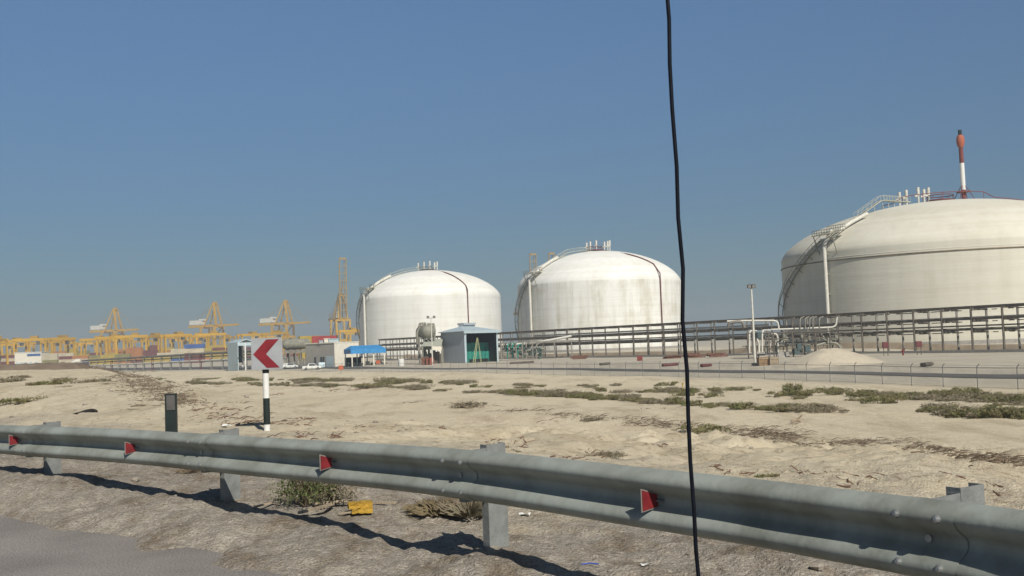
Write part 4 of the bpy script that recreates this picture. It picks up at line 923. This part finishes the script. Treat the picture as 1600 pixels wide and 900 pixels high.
# ------------------------------------------------------------------ port: gantry cranes, yard cranes, containers
def ship_crane(up):
    r = bpy.data.objects.new('ship_crane', None); link(r); y = 9
    def b(name, bars, mm, par=None):
        k = MB()
        for (p, q, w) in bars: k.bar(p, q, w*1.3)
        return k.build(name, M[mm], par or r, local=True)
    for x in (-12, 12):
        for yy in (-y, y): b('leg', [((x*1.05, yy, 0), (x*.95, yy, 44), 1.9 if x > 0 else 1.6)], 'yellow')
    for yy in (-y, y): b('sill_beam', [((-14, yy, 2), (14, yy, 2), 1.6), ((-12, yy, 17), (12, yy, 17), 1.8), ((-12, yy, 17), (10, yy, 43), .9)], 'yellow2')
    for x in (-12, 12): b('portal_beam', [((x, -y, 17), (x, y, 17), 1.8), ((x, -y, 43), (x, y, 43), 2.0)], 'yellow')
    b('girder', [((-36, -3, 45), (14, -3, 45), 2.4), ((-36, 3, 45), (14, 3, 45), 2.4)]+[((x, -3, 45), (x, 3, 45), 1) for x in (-36, -20, 0, 12)], 'yellow')
    ax = 6
    b('a_frame', [((12, -6, 45), (ax, -2.5, 77), 1.9), ((12, 6, 45), (ax, 2.5, 77), 1.5), ((-8, -6, 45), (ax-1, -2.5, 77), 1.2), ((-8, 6, 45), (ax-1, 2.5, 77), 1.2), ((ax, -3, 77), (ax, 3, 77), 1.8), ((2, -4, 61), (9, -4, 61), .7)], 'yellow')
    b('tie_rod', [((ax, -2.5, 77), (-34, -3, 46), .25), ((ax, 2.5, 77), (-34, 3, 46), .25)], 'yellow2')
    if up:
        bs = [((14, -4.5, 46), (17, -4.5, 122), .9), ((14, 4.5, 46), (17, 4.5, 122), .9)]
        for i in range(9): f = i/8; bs.append(((14+3*f, -4.5, 46+76*f), (14+3*f, 4.5, 46+76*f), 1.8 if i == 8 else .6))
        bs += [((ax, 0, 77), (16, 0, 98), .5), ((12, -4, 62), (16, 0, 90), .5)]
        b('boom', bs, 'yellow2')
        for yy in (-3, 3): b('boom_stay', [((11.4, yy, 48), (14, yy, 120), .6)], 'yellow2')
    else:
        b('boom', [((14, -3, 45), (42, -3, 45), 2.0), ((14, 3, 45), (42, 3, 45), 2.0)]+[((x, -3, 45), (x, 3, 45), .8) for x in (20, 30, 42)], 'yellow')
        b('tie_rod', [((ax, -2.5, 77), (26, -3, 46), .25), ((ax, 2.5, 77), (40, 3, 46), .25)], 'yellow2')
    k = MB(); k.box((-24, 0, 50.4), (21, 8, 6)); k.box((-15, 0, 54), (6, 8.4, 2.5)); k.build('machinery_house', M['cabin'], r, local=True)
    k = MB(); k.box((5, -3, 41.5), (5, 3, 3.5)); k.build('cab', M['rack'], r, local=True)
    k = MB()
    for yy in (-y, y):
        for x in (-12, 12): k.box((x, yy, .8), (9, 1.6, 1.6))
    k.build('bogie', M['rack'], r, local=True)
    k = MB()
    for z in range(3, 43, 5): k.bar((-12.8, -y-.5, z), (-10, -y-.5, z+5), .5)
    k.bar((-13, -y-.4, 0), (-13, -y-.4, 43), .5); k.build('stair_tower', M['rack'], r, local=True)
    return r
cd = ship_crane(False); cu = ship_crane(True)
crs = [(cd, 176, 1460, R(-18), 'farthest-left ship-to-shore crane, yellow with white machinery house, boom lowered'), (None, 332, 1400, R(-22), 'yellow ship-to-shore crane with lowered boom, the middle of the three on the left'),
       (None, 443, 1420, R(-20), 'yellow ship-to-shore crane with lowered boom just above the chevron sign'), (cu, 533, 1330, R(-62), 'yellow ship-to-shore crane with its lattice boom raised, left of the first tank'),
       (1, 829, 1370, R(-62), 'crane with raised boom whose top shows above the left of the middle tank'), (1, 858, 1370, R(-62), 'crane behind the middle tank whose raised boom tip barely shows over the roof pipe')]
first = True
for (o, px, Y, rz, lab) in crs:
    if o is None: o = copy_tree(cd)
    elif o == 1: o = copy_tree(cu)
    p = P(px, 560, Y); o.location = (p.x, Y, -3); o.rotation_euler = (0, 0, rz); tag(o, lab, 'crane', 'ship-to-shore cranes in the port')
    if px == 176: o.scale = (1, 1, .98)
def yard_crane():
    r = bpy.data.objects.new('yard_crane', None); link(r)
    for x in (-12, 12):
        for y in (-4, 4): k = MB(); k.bar((x, y, 1), (x, y*.8, 22), 1.3); k.build('leg', M['yellow'], r, local=True)
        k = MB(); k.bar((x, -6, 2), (x, 6, 2), 1.3); k.build('sill_beam', M['yellow2'], r, local=True)
    for y in (-3.4, 3.4): k = MB(); k.bar((-13.5, y, 22.8), (13.5, y, 22.8), 1.5, 2.2); k.build('girder', M['yellow'], r, local=True)
    k = MB(); k.box((3, 0, 24.8), (6, 6, 2.4)); k.build('trolley', M['yellow2'], r, local=True)
    k = MB(); k.box((6, -2, 19.8), (2.4, 2.4, 2.8)); k.build('cab', M['rack'], r, local=True)
    k = MB(); k.box((-12, 0, 5), (2, 5, 3)); k.build('engine_box', M['cabin'], r, local=True)
    return r
yc0 = yard_crane(); ylist = [(-8, 830), (22, 900), (48, 860), (84, 980), (104, 1090), (118, 1300), (150, 950), (163, 1120), (186, 1000), (206, 880), (222, 1150), (262, 1000), (284, 1180), (306, 980), (318, 1100), (392, 1010), (412, 1180), (430, 990), (448, 1240), (548, 1000), (560, 1150), (352, 1120), (5, 1050), (35, 1180), (64, 1010), (94, 870), (135, 1180), (176, 900), (240, 920), (275, 900), (330, 920)]
for i, (px, Y) in enumerate(ylist):
    o = yc0 if i == 0 else copy_tree(yc0); p = P(px, 560, Y); o.location = (p.x, Y, -3.1); o.rotation_euler = (0, 0, R(-35+17*((i*5) % 7)))
    tag(o, 'yellow rubber-tyred gantry crane over the container stacks in the hazy port yard', 'yard crane', 'yard gantry cranes in the port')
cm = {}
def container(colk):
    k = MB(); k.box((0, 0, 1.3), (12.2, 2.44, 2.59))
    for i in range(30): k.box((-5.9+i*.406, -1.235, 1.3), (.2, .05, 2.3))
    for x in (-6.05, 6.05): k.box((x, -1.24, 1.3), (.16, .1, 2.62))
    return k
random.seed(3); 
px = -12; zb = -3.1
while px < 350:
    Y = random.uniform(815, 870); nst = random.choice([3, 4, 4, 5, 5]) if not 20 < px < 64 else 1; colbase = random.choice(['yellow', 'yellow', 'olive', 'maroon', 'rust orange', 'olive', 'red', 'cream']); p = P(px, 565, Y); rz = R(random.uniform(-6, 6))
    for s in range(nst):
        ck = colbase if random.random() < .6 else random.choice(['yellow', 'olive', 'maroon', 'rust orange', 'cream', 'maroon', 'blue' if random.random() < .3 else 'olive'])
        if ck not in cm: o = container(ck).build('shipping_container', M['c_'+ck]); cm[ck] = o
        else: o = cm[ck].copy(); link(o)
        o.location = (p.x, Y, zb+s*2.62); o.rotation_euler = (0, 0, rz)
        tag(o, ck+' shipping container in the stacks below the yard cranes on the far left', 'shipping container', 'stacked shipping containers in the port')
    px += random.choice([19, 20, 22, 25])
px = -10
while px < 465:
    Y = random.uniform(935, 990); nst = random.choice([4, 5, 5, 6]); cb_ = random.choice(['yellow', 'olive', 'yellow', 'rust orange', 'maroon']); p = P(px, 565, Y)
    for s in range(nst):
        ck = cb_ if random.random() < .7 else random.choice(['yellow', 'rust orange', 'maroon', 'olive'])
        o = cm[ck].copy(); link(o); o.location = (p.x, Y, -3.1+s*2.62); o.rotation_euler = (0, 0, R(random.uniform(-6, 6))); tag(o, ck+' shipping container in the rear rows below the yard cranes on the far left', 'shipping container', 'rear row shipping containers in the port')
    px += random.choice([19, 21, 24])
for (px, py, Y, ck, lab) in ((304, 541, 640, 'blue', 'blue shipping container on top of a white one, standing above the pipeline'), (304, 548, 640, 'cream', 'white shipping container directly below the blue one, above the pipeline')):
    o = cm[ck].copy() if ck in cm else container(ck).build('shipping_container', M['c_'+ck]); 
    if ck in cm: link(o)
    p = P(px, py, Y); o.location = (p.x, Y, p.z-1.3); tag(o, lab, 'shipping container', 'stacked shipping containers in the port')
p = P(304, 548, 640); zz = p.z-1.3
n_ = 0
while zz > -2.9 and n_ < 3:
    zz -= 2.62; o = cm['maroon'].copy(); link(o); o.location = (p.x, 640, zz); tag(o, 'maroon shipping container at the bottom of the stack topped by a blue one', 'shipping container', 'stacked shipping containers in the port'); n_ += 1
for i, (px, ck, lab) in enumerate(((484, 'yellow', 'short ochre shipping container seen over the roof of the grey building'), (501, 'red', 'long red shipping container seen over the roof of the grey building'))):
    o = (cm[ck].copy() if ck in cm else container(ck).build('shipping_container', M['c_'+ck]))
    if ck in cm: link(o)
    p = P(px, 529, 520); o.location = (p.x+i*2, 520, p.z-1.3); o.rotation_euler = (0, 0, R(40 if i == 0 else 0)); tag(o, lab, 'shipping container', 'stacked shipping containers in the port')
    zz = p.z-1.3; j = 0
    while zz > -2.6 and j < 5:
        zz -= 2.62; o2 = o.copy(); link(o2); o2.location = (p.x+i*2, 520, zz); tag(o2, ck+' shipping container lower in the stack behind the grey building', 'shipping container', 'stacked shipping containers in the port'); j += 1
# pale port building with blue stripe
a = P(22, 571, 830); b = P(64, 571, 830); z = -3.1; zt = P(40, 551, 830).z
pb = thing('port_building', 'long cream port building with a blue stripe at the far left', 'building', ((a.x+b.x)/2, 835, z))
k = MB(); k.box(((a.x+b.x)/2, 838, (z+zt)/2), (b.x-a.x, 14, zt-z)); k.build('wall', M['cream'], pb)
k = MB(); k.box((a.x+(b.x-a.x)*.72, 830.9, zt-2.0), ((b.x-a.x)*.5, .3, 1.8)); k.build('blue_stripe', M['c_blue'], pb)
k = MB(); k.box(((a.x+b.x)/2, 838, zt+.2), (b.x-a.x+.6, 14.6, .4)); k.build('roof', M['white'], pb)
for f in (.1, .25, .4, .6, .8): k = MB(); k.box((a.x+(b.x-a.x)*f, 830.9, z+2.2), (2.4, .25, 4)); k.build('door', M['ltblue'], pb)

# ------------------------------------------------------------------ vegetation
def rnd(a, b): return a+(b-a)*random.random()
def shrub_mesh(name, m, n=420, w=1.0, h=.5, leaf=.09, seed=0, woody=10):
    random.seed(seed); k = MB(); cl = [(rnd(-.7, .7)*w, rnd(-.6, .6)*w, rnd(.1, .55)*h, rnd(.12, .34)*w) for _ in range(14)]
    for i in range(n):
        cx, cy, cz, cr = random.choice(cl); d = Vector((random.gauss(0, 1), random.gauss(0, 1), random.gauss(0, .7))).normalized()*cr*rnd(.5, 1)
        p = Vector((cx+d.x, cy+d.y, max(.02, cz+d.z*h/w*1.1))); a = Vector((rnd(-1, 1), rnd(-1, 1), rnd(-.3, 1))).normalized(); b = a.cross(Vector((rnd(-1, 1), rnd(-1, 1), rnd(-1, 1)))).normalized()
        L_ = leaf*rnd(.6, 1.5); W_ = L_*.4
        k.add([p-b*W_, p+a*L_*.5-b*W_*.2, p+a*L_, p+b*W_], [(0, 1, 2, 3)])
    for i in range(woody):
        a = Vector((rnd(-.3, .3)*w, rnd(-.3, .3)*w, 0)); b = a+Vector((rnd(-.7, .7)*w, rnd(-.7, .7)*w, rnd(.4, 1.1)*h)); k.tube([a, a.lerp(b, .5)+Vector((rnd(-.1, .1), rnd(-.1, .1), .05)), b], [.02, .014, .006], 4)
    o = k.build(name, m); return o
protos = [shrub_mesh('desert_shrub', M['leaf'], 1100, 1.7, .75, .11, 1, 26), shrub_mesh('desert_shrub', M['leafgrey'], 950, 1.8, .6, .11, 2, 30), shrub_mesh('desert_shrub', M['leaf'], 900, 1.1, .8, .11, 3, 20), shrub_mesh('desert_shrub', M['leafgrey'], 650, 1.2, .45, .11, 4, 40)]
used = [False]*4
def put_shrub(i, x, y, s, label, group, zs=1.0, rz=None):
    o = protos[i]
    if used[i]: o = o.copy(); link(o)
    used[i] = True; o.location = (x, y, h1(x, y)-.03); o.scale = (s, s, s*zs); o.rotation_euler = (0, 0, rnd(0, 6) if rz is None else rz); return tag(o, label, 'shrub', group)
random.seed(11)
SG = 'low scrub between the sand slope and the fence'
cnt = 0
# main band, measured edges (pixel x, y near, y far)
BX = [230, 400, 600, 800, 1000, 1200, 1400, 1600]; BN = [598, 603, 608, 618, 630, 643, 648, 656]; BF = [590, 592, 592, 597, 602, 605, 610, 616]
tries = 0
while cnt < 285 and tries < 3000:
    tries += 1
    x = 230+1390*random.random()**.85; 
    if x > 1610: continue
    f = random.random(); yn = np.interp(x, BX, BN); yf = np.interp(x, BX, BF); row = random.random()
    f = (.12+rnd(-.1, .1)) if row < .45 else ((.75+rnd(-.12, .12)) if row < .8 else f)
    y = yn+(yf-yn)*f; p = onT(x, y, 40)
    if float(vnoise(p.x, p.y, .09, 2)) < -.33: continue
    far = p.y; s = rnd(.4, 1.25)*(1+.25*(far > 130)); i = random.choice([0, 0, 1, 1, 2, 3])
    put_shrub(i, p.x, p.y, s, ('low olive-green desert shrub' if i in (0, 2) else 'low grey-brown desert shrub')+' in the scrub band below the fence', SG, rnd(.7, 1.1)); cnt += 1
for (x, y, s, i, lab) in ((30, 630, .9, 0, 'round olive shrub alone on the sand hump at the far left, nearest of its neighbours'), (14, 597, .9, 1, 'grey-green shrub near the crest of the sand hump at the left edge'), (31, 590, .6, 3, 'small dark shrub on the crest right of the grey-green one'),
                          (62, 600, .5, 1, 'small grey shrub on the sand hump, left one of a pair'), (78, 601, .7, 0, 'flat olive shrub on the sand hump, right one of a pair'), (96, 595, .8, 3, 'spreading dry shrub on the sand hump behind the pair'), (143, 597, .7, 1, 'low grey shrub on the hump beside the dry stalks'),
                          (164, 600, .35, 3, 'tiny shrub on the hump edge beside the dry stalks'), (218, 634, .5, 3, 'dry shrub left of the black marker post'), (205, 640, .35, 1, 'tiny dry shrub on the sand further left of the marker post'), (100, 604, .3, 1, 'tiny grass tuft below the spreading dry shrub')):
    p = onT(x, y, 14); put_shrub(i, p.x, p.y, s*min(p.y, 44)/40*.7, lab, 'shrubs on the sand hump', .75)
for (x, y, s, i, lab) in ((780, 700, .5, 3, 'dry grey shrub on the slope left of the guardrail post plate'), (940, 712, .55, 1, 'bushy brown shrub on the slope in the middle of the view'), (800, 704, .35, 1, 'low tuft right behind the guardrail above its third post'), (1102, 675, .8, 0, 'dark green shrub right of the hanging cable'), (925, 655+2, .5, 3, 'dry shrub at the upper edge of the slope'),
                          (676, 692-2, .3, 3, 'small dry tuft behind the guardrail middle'), (728, 636, .8, 3, 'dark dry shrub on the track edge left of centre'), (603, 691, .22, 1, 'tiny tuft just above the guardrail, left of centre'), (1200, 745, .35, 2, 'small green weed just behind the guardrail right of the cable'), (1215, 741, .25, 3, 'tiny weed behind the guardrail right of the cable')):
    p = onT(x, y, 8); put_shrub(i, p.x, p.y, s*max(.35, p.y/45), lab, 'scattered plants on the sand slope', .8)
# dead brush: stalks nobody could count
BRK = {}
def brush(grp, px, py, s_, n, an0, spread=1.0, start=9, hh=.12):
    c = onT(px, py, start); k = BRK.setdefault(grp, MB()); sc = max(.35, c.y/45)*s_
    for i in range(n):
        x = c.x+random.gauss(0, .75)*sc*spread*math.cos(an0)+random.gauss(0, .22)*sc; y = c.y+random.gauss(0, .75)*sc*spread*math.sin(an0)+random.gauss(0, .35)*sc
        an = an0+random.gauss(0, .7); l = rnd(.15, .75)*sc; z0 = h1(x, y)+rnd(0, hh)*sc*.6; d = Vector((math.cos(an), math.sin(an), rnd(-.12, .35)))
        a = Vector((x, y, z0)); b = a+d*l*.5+Vector((0, 0, rnd(-.02, .05)*sc)); e = b+Vector((math.cos(an+rnd(-.6, .6)), math.sin(an+rnd(-.6, .6)), rnd(-.3, .1)))*l*.5; e.z = max(e.z, h1(e.x, e.y)+.01)
        r_ = rnd(.006, .018)*max(.6, sc); k.tube([a, b, e], [r_, r_*.8, r_*.3], 4)
    for i in range(int(n*1.6)):
        x = c.x+random.gauss(0, .6)*sc*spread; y = c.y+random.gauss(0, .3)*sc; p = Vector((x, y, h1(x, y)+rnd(0, .12)*sc)); a = Vector((rnd(-1, 1), rnd(-1, 1), rnd(-.2, .6))).normalized()*rnd(.04, .11)*sc; b = Vector((rnd(-1, 1), rnd(-1, 1), rnd(-.5, .5))).normalized()*.025*sc
        k.add([p, p+a, p+a+b, p+b], [(0, 1, 2, 3)])
random.seed(5)
for (x, y, s_, n) in ((640, 630, .6, 8), (700, 633, .6, 10), (735, 637, .8, 16), (790, 642, .6, 10), (820, 643, .9, 20), (868, 648, .7, 14), (885, 650, .7, 12), (915, 653, .9, 20), (935, 656, .6, 10), (975, 655, .8, 14), (1000, 658, .8, 16), (1018, 662, 1., 30), (1040, 664, .8, 20), (1062, 667, 1., 30), (1100, 668, .8, 12),
                    (1130, 672, .8, 16), (1165, 674, 1, 34), (1185, 679, 1.1, 44), (1205, 683, 1.2, 54), (1222, 688, 1.1, 44), (1236, 690, .7, 16), (1240, 664, .5, 6), (1270, 697, .6, 10), (1300, 696, .8, 24), (1325, 693, 1, 34), (1352, 691, .9, 26), (1378, 691, .7, 14), (1400, 692, .8, 18), (1432, 698, 1, 28), (1455, 703, 1, 34), (1470, 709, .9, 30), (1500, 713, .7, 16), (1540, 717, .9, 26), (1575, 722, 1, 34), (1600, 726, 1, 30)):
    brush('a', x, y, s_, int(n*1.5), -.45+rnd(-.3, .3), 1.0)
for (x, y, n) in ((186, 584, 22), (200, 590, 24), (214, 597, 26), (228, 604, 26), (243, 611, 26), (256, 618, 26), (268, 625, 24), (172, 580, 18), (238, 600, 14), (222, 590, 14), (255, 608, 14), (280, 632, 20), (292, 627, 12), (205, 583, 14), (275, 620, 12)):
    brush('b', x, y, .75, n*3, 2.2, 1.5, 14, .2)
for (x, y, n) in ((305, 634, 10), (318, 642, 16), (340, 648, 16), (352, 640, 8), (372, 655, 14), (385, 662, 16), (360, 662, 12), (330, 655, 10), (440, 660, 12), (455, 663, 12), (408, 662, 10), (475, 686, 10), (484, 680, 8), (522, 681, 12), (350, 630, 8), (395, 648, 8)):
    brush('c', x, y, .8, n, rnd(-.4, .4), 1.0, 14)
for (x, y) in ((430, 618), (520, 612), (355, 604), (640, 670), (800, 692), (860, 660), (940, 712), (790, 700), (690, 670), (890, 718), (1165, 742), (1010, 640), (1260, 740), (770, 698), (1120, 730), (1330, 762), (480, 655), (560, 668), (1400, 740), (1040, 700), (925, 709), (1530, 760)):
    brush('c', x, y, rnd(.4, .9), random.choice([5, 8, 12]), rnd(0, 3))
for g_, nm_, m_, lb in (('a', 'dead_brush', 'twig', 'ragged line of dead grey-brown stalks along the far edge of the sand slope'), ('b', 'dead_stalks', 'twig', 'dead brown stalks along the edge of the sand hump at the left'), ('c', 'scattered_twigs', 'twigred', 'dead twigs strewn over the open sand behind the guardrail')):
    tag(BRK[g_].build(nm_, M[m_]), lb, nm_.replace('_', ' '), kind='stuff')
# near weeds behind the rail
def weed(px, py, name, label, w, h, n, m, seed, blade=False):
    b = onT(px, py, 5); random.seed(seed); k = MB()
    t = thing(name, label, 'weed' if not blade else 'grass tuft', b)
    for i in range(n):
        r = w*random.random()**.7; an = rnd(0, 6.28); base = Vector((r*.45*math.cos(an), r*.45*math.sin(an), 0))
        tip = Vector((r*math.cos(an)+rnd(-.03, .03), r*.8*math.sin(an), h*rnd(.35, 1)*(1-.5*(r/w)**2)))
        if blade: k.add([base, base.lerp(tip, .5)+Vector((0, 0, .03)), tip, base+Vector((.002, .001, 0))], [(0, 1, 2, 3)])
        else:
            a = Vector((rnd(-1, 1), rnd(-1, 1), rnd(-.2, 1))).normalized()*rnd(.012, .03); s = a.cross(Vector((rnd(-1, 1), rnd(-1, 1), rnd(-1, 1)))).normalized()*rnd(.005, .010); p = base.lerp(tip, rnd(.55, 1))
            k.add([p, p+a*.5+s, p+a, p+a*.5-s], [(0, 1, 2, 3)])
    k.build('blades' if blade else 'foliage', m, t, local=True); k = MB()
    for i in range(50 if not blade else 30):
        an = rnd(0, 6.28); r = w*rnd(.2, 1); tip = Vector((r*math.cos(an), r*.8*math.sin(an), h*rnd(.3, .95))); k.tube([tip*.05, tip*.55+Vector((0, 0, .03)), tip], [.004, .003, .0015], 4)
    k.build('stems', M['twig'], t, local=True)
weed(478, 792, 'weed', 'leafy green weed growing behind the guardrail beside the yellow block', .30, .42, 1700, M['leafgreen'], 1)
weed(520, 790, 'weed', 'drier grey-brown weed touching the green one, above the yellow block', .26, .28, 1200, M['leafgrey'], 2)
weed(690, 803, 'grass_tuft', 'spreading dry yellow grass tuft under the guardrail, left of the third post', .34, .16, 480, M['drygrass'], 3, True)
weed(735, 806, 'grass_tuft', 'brownish dry grass tuft right against the guardrail post', .30, .18, 600, M['leafgrey'], 4, True)
weed(300, 738, 'grass_tuft', 'thin dry grass patch under the guardrail between the first two posts', .20, .05, 200, M['twig'], 6, True)
b = onT(563, 800, 5); bz = b.z
k = MB(); 
def rough_block(k, c, d, rz, seed):
    random.seed(seed); nx, nz = 8, 4; m_ = Matrix.Rotation(rz, 3, 'Z'); vs_ = []
    for i in range(nx+1):
        for (y, z) in ((-.5, 0), (-.5, .5), (-.5, 1), (0, 1), (.5, 1), (.5, 0)): vs_.append(Vector(c)+m_ @ Vector(((i/nx-.5)*d[0], y*d[1], z*d[2]))+Vector((rnd(-1, 1), rnd(-1, 1), rnd(-1, 1)))*.005)
    fs = [tuple(range(6))]+[tuple(nx*6+j for j in range(6))[::-1]]
    for i in range(nx):
        for j in range(6): fs.append((i*6+j, (i+1)*6+j, (i+1)*6+(j+1) % 6, i*6+(j+1) % 6))
    k.add(vs_, fs)
rough_block(k, (b.x, b.y, bz+.03), (.19, .12, .045), .25, 3); rough_block(k, (b.x+.02, b.y-.04, bz), (.16, .12, .03), .2, 4)
free(k, 'yellow_block', M['yblock'], b, 'broken mustard-yellow block lying on planks beside the green weed', 'debris block')
for i, (x0, y0, x1, y1, r_, lab) in enumerate(((468, 808, 520, 796, .02, 'frontmost grey-brown plank poking out left of the yellow block'), (490, 793, 545, 791, .02, 'plank lying flat behind the yellow block to the left'), (586, 789, 618, 792, .014, 'thin stick poking out right of the yellow block'), (530, 806, 560, 805, .012, 'short stick in front of the yellow block'), (398, 797, 428, 790, .012, 'dark stick lying on sand right of the second guardrail post'))):
    a = onT(x0, y0, 5); c = onT(x1, y1, 5); k = MB(); k.bar(a+Vector((0, 0, r_*1.6)), c+Vector((0, 0, r_*2.4)), r_*1.6, r_); free(k, 'plank' if r_ > .015 else 'stick', M['wood'], a, lab, 'plank' if r_ > .015 else 'stick')
# black curl added in place of a dark hole with debris on the hump
b = onT(140, 645, 12); k = MB(); pts = [b+Vector((.25*math.cos(a)-.1, .14*math.sin(a), -.02+.05*math.sin(a*1.6))) for a in np.linspace(.2, 4.2, 16)]; k.tube(pts, [.03+.04*math.sin(i*.21) for i in range(16)], 8)
free(k, 'hole_debris', M['rubber'], b, 'black curl standing in for a dark hole on the hump left of the marker post', 'dark hole', smooth=True)
# loose stones: too many to count
random.seed(9); k = MB()
def stone(k, c, r):
    n = 6; vs_ = []; ph = rnd(0, 6)
    for z, f in ((-.3, .7), (.15, 1), (.5, .6)):
        for j in range(n): a = ph+j*math.pi*2/n; q = r*f*rnd(.75, 1.2); vs_.append((c[0]+q*math.cos(a), c[1]+q*.8*math.sin(a), c[2]+z*r*rnd(.8, 1.1)))
    k.add(vs_, [(i*n+j, i*n+(j+1) % n, (i+1)*n+(j+1) % n, (i+1)*n+j) for i in range(2) for j in range(n)]+[tuple(2*n+j for j in range(n))])
for i in range(2600):
    s = rnd(seg[0]+6, seg[-1]-.5); p, t, n = rail_at(s); n = camn(p, n); d = random.gauss(-.4, 1.1); q = p+n*d*1.0
    if d > .75: continue
    r = .004+.016*random.random()**3.5; stone(k, (q.x, q.y, h1(q.x, q.y)), r)
for i in range(700):
    X = rnd(-14, 12); Y = rnd(9, 38); u, v = UV(X, Y)
    if v < 1.5: continue
    stone(k, (X, Y, h1(X, Y)), .015+.06*random.random()**4*Y/20)
o = k.build('loose_stones', M['stone'], smooth=False); tag(o, 'small loose stones and grit scattered over the shoulder and slope', 'gravel', kind='stuff')
for i, (x, y, r, lab) in enumerate(((268, 860-2, .03, 'dark pebble on the shoulder between road and guardrail shadow'), (75, 735, .06, 'pale flat stone near the leftmost guardrail post'), (210, 752, .05, 'pale stone lying below the guardrail between the first two posts'), (1278, 890, .05, 'pale stone at the bottom right below the guardrail'))):
    b = onT(x, y, 4); k = MB(); random.seed(i); stone(k, (b.x, b.y, b.z+r*.3), r); free(k, 'stone', M['stone'], b, lab, 'stone')
random.seed(12)
for i, (x, y, m_, lab) in enumerate(((820, 806, 'litter', 'crumpled white scrap of litter under the guardrail right of the third post'), (922, 884, 'blueplastic', 'bent blue plastic strip on the ground below the guardrail'), (354, 668, 'litter', 'white scrap of litter on sand left of the chevron sign'), (1010, 885, 'litter', 'tiny white scrap of litter at the bottom centre-right'))):
    b = onT(x, y, 4.5); k = MB(); s = .035*(b.y/7)
    if m_ == 'blueplastic': k.tube([b+Vector((-.05, 0, .01)), b+Vector((0, .005, .014)), b+Vector((.05, -.01, .01))], .004, 6)
    else:
        vs_ = [b+Vector(((i2-1.5)*s*.6+rnd(-.3, .3)*s, (j2-1.5)*s*.5, rnd(.1, .7)*s)) for i2 in range(4) for j2 in range(4)]; k.add(vs_, [(i2*4+j2, (i2+1)*4+j2, (i2+1)*4+j2+1, i2*4+j2+1) for i2 in range(3) for j2 in range(3)])
    free(k, 'litter_scrap', M[m_], b, lab, 'litter')

# ------------------------------------------------------------------ haze
k = MB(); k.box((0, 0, 62), (10600, 10600, 136)); 
hm = bpy.data.materials.new('haze'); hm.use_nodes = True; nt = hm.node_tree; nt.nodes.clear(); om = nt.nodes.new('ShaderNodeOutputMaterial'); pv = nt.nodes.new('ShaderNodeVolumePrincipled')
pv.inputs['Color'].default_value = (.66, .76, .82, 1); pv.inputs['Density'].default_value = .00040; pv.inputs['Anisotropy'].default_value = 0
nt.links.new(pv.outputs[0], om.inputs['Volume']); tag(k.build('haze', hm), kind='stuff')
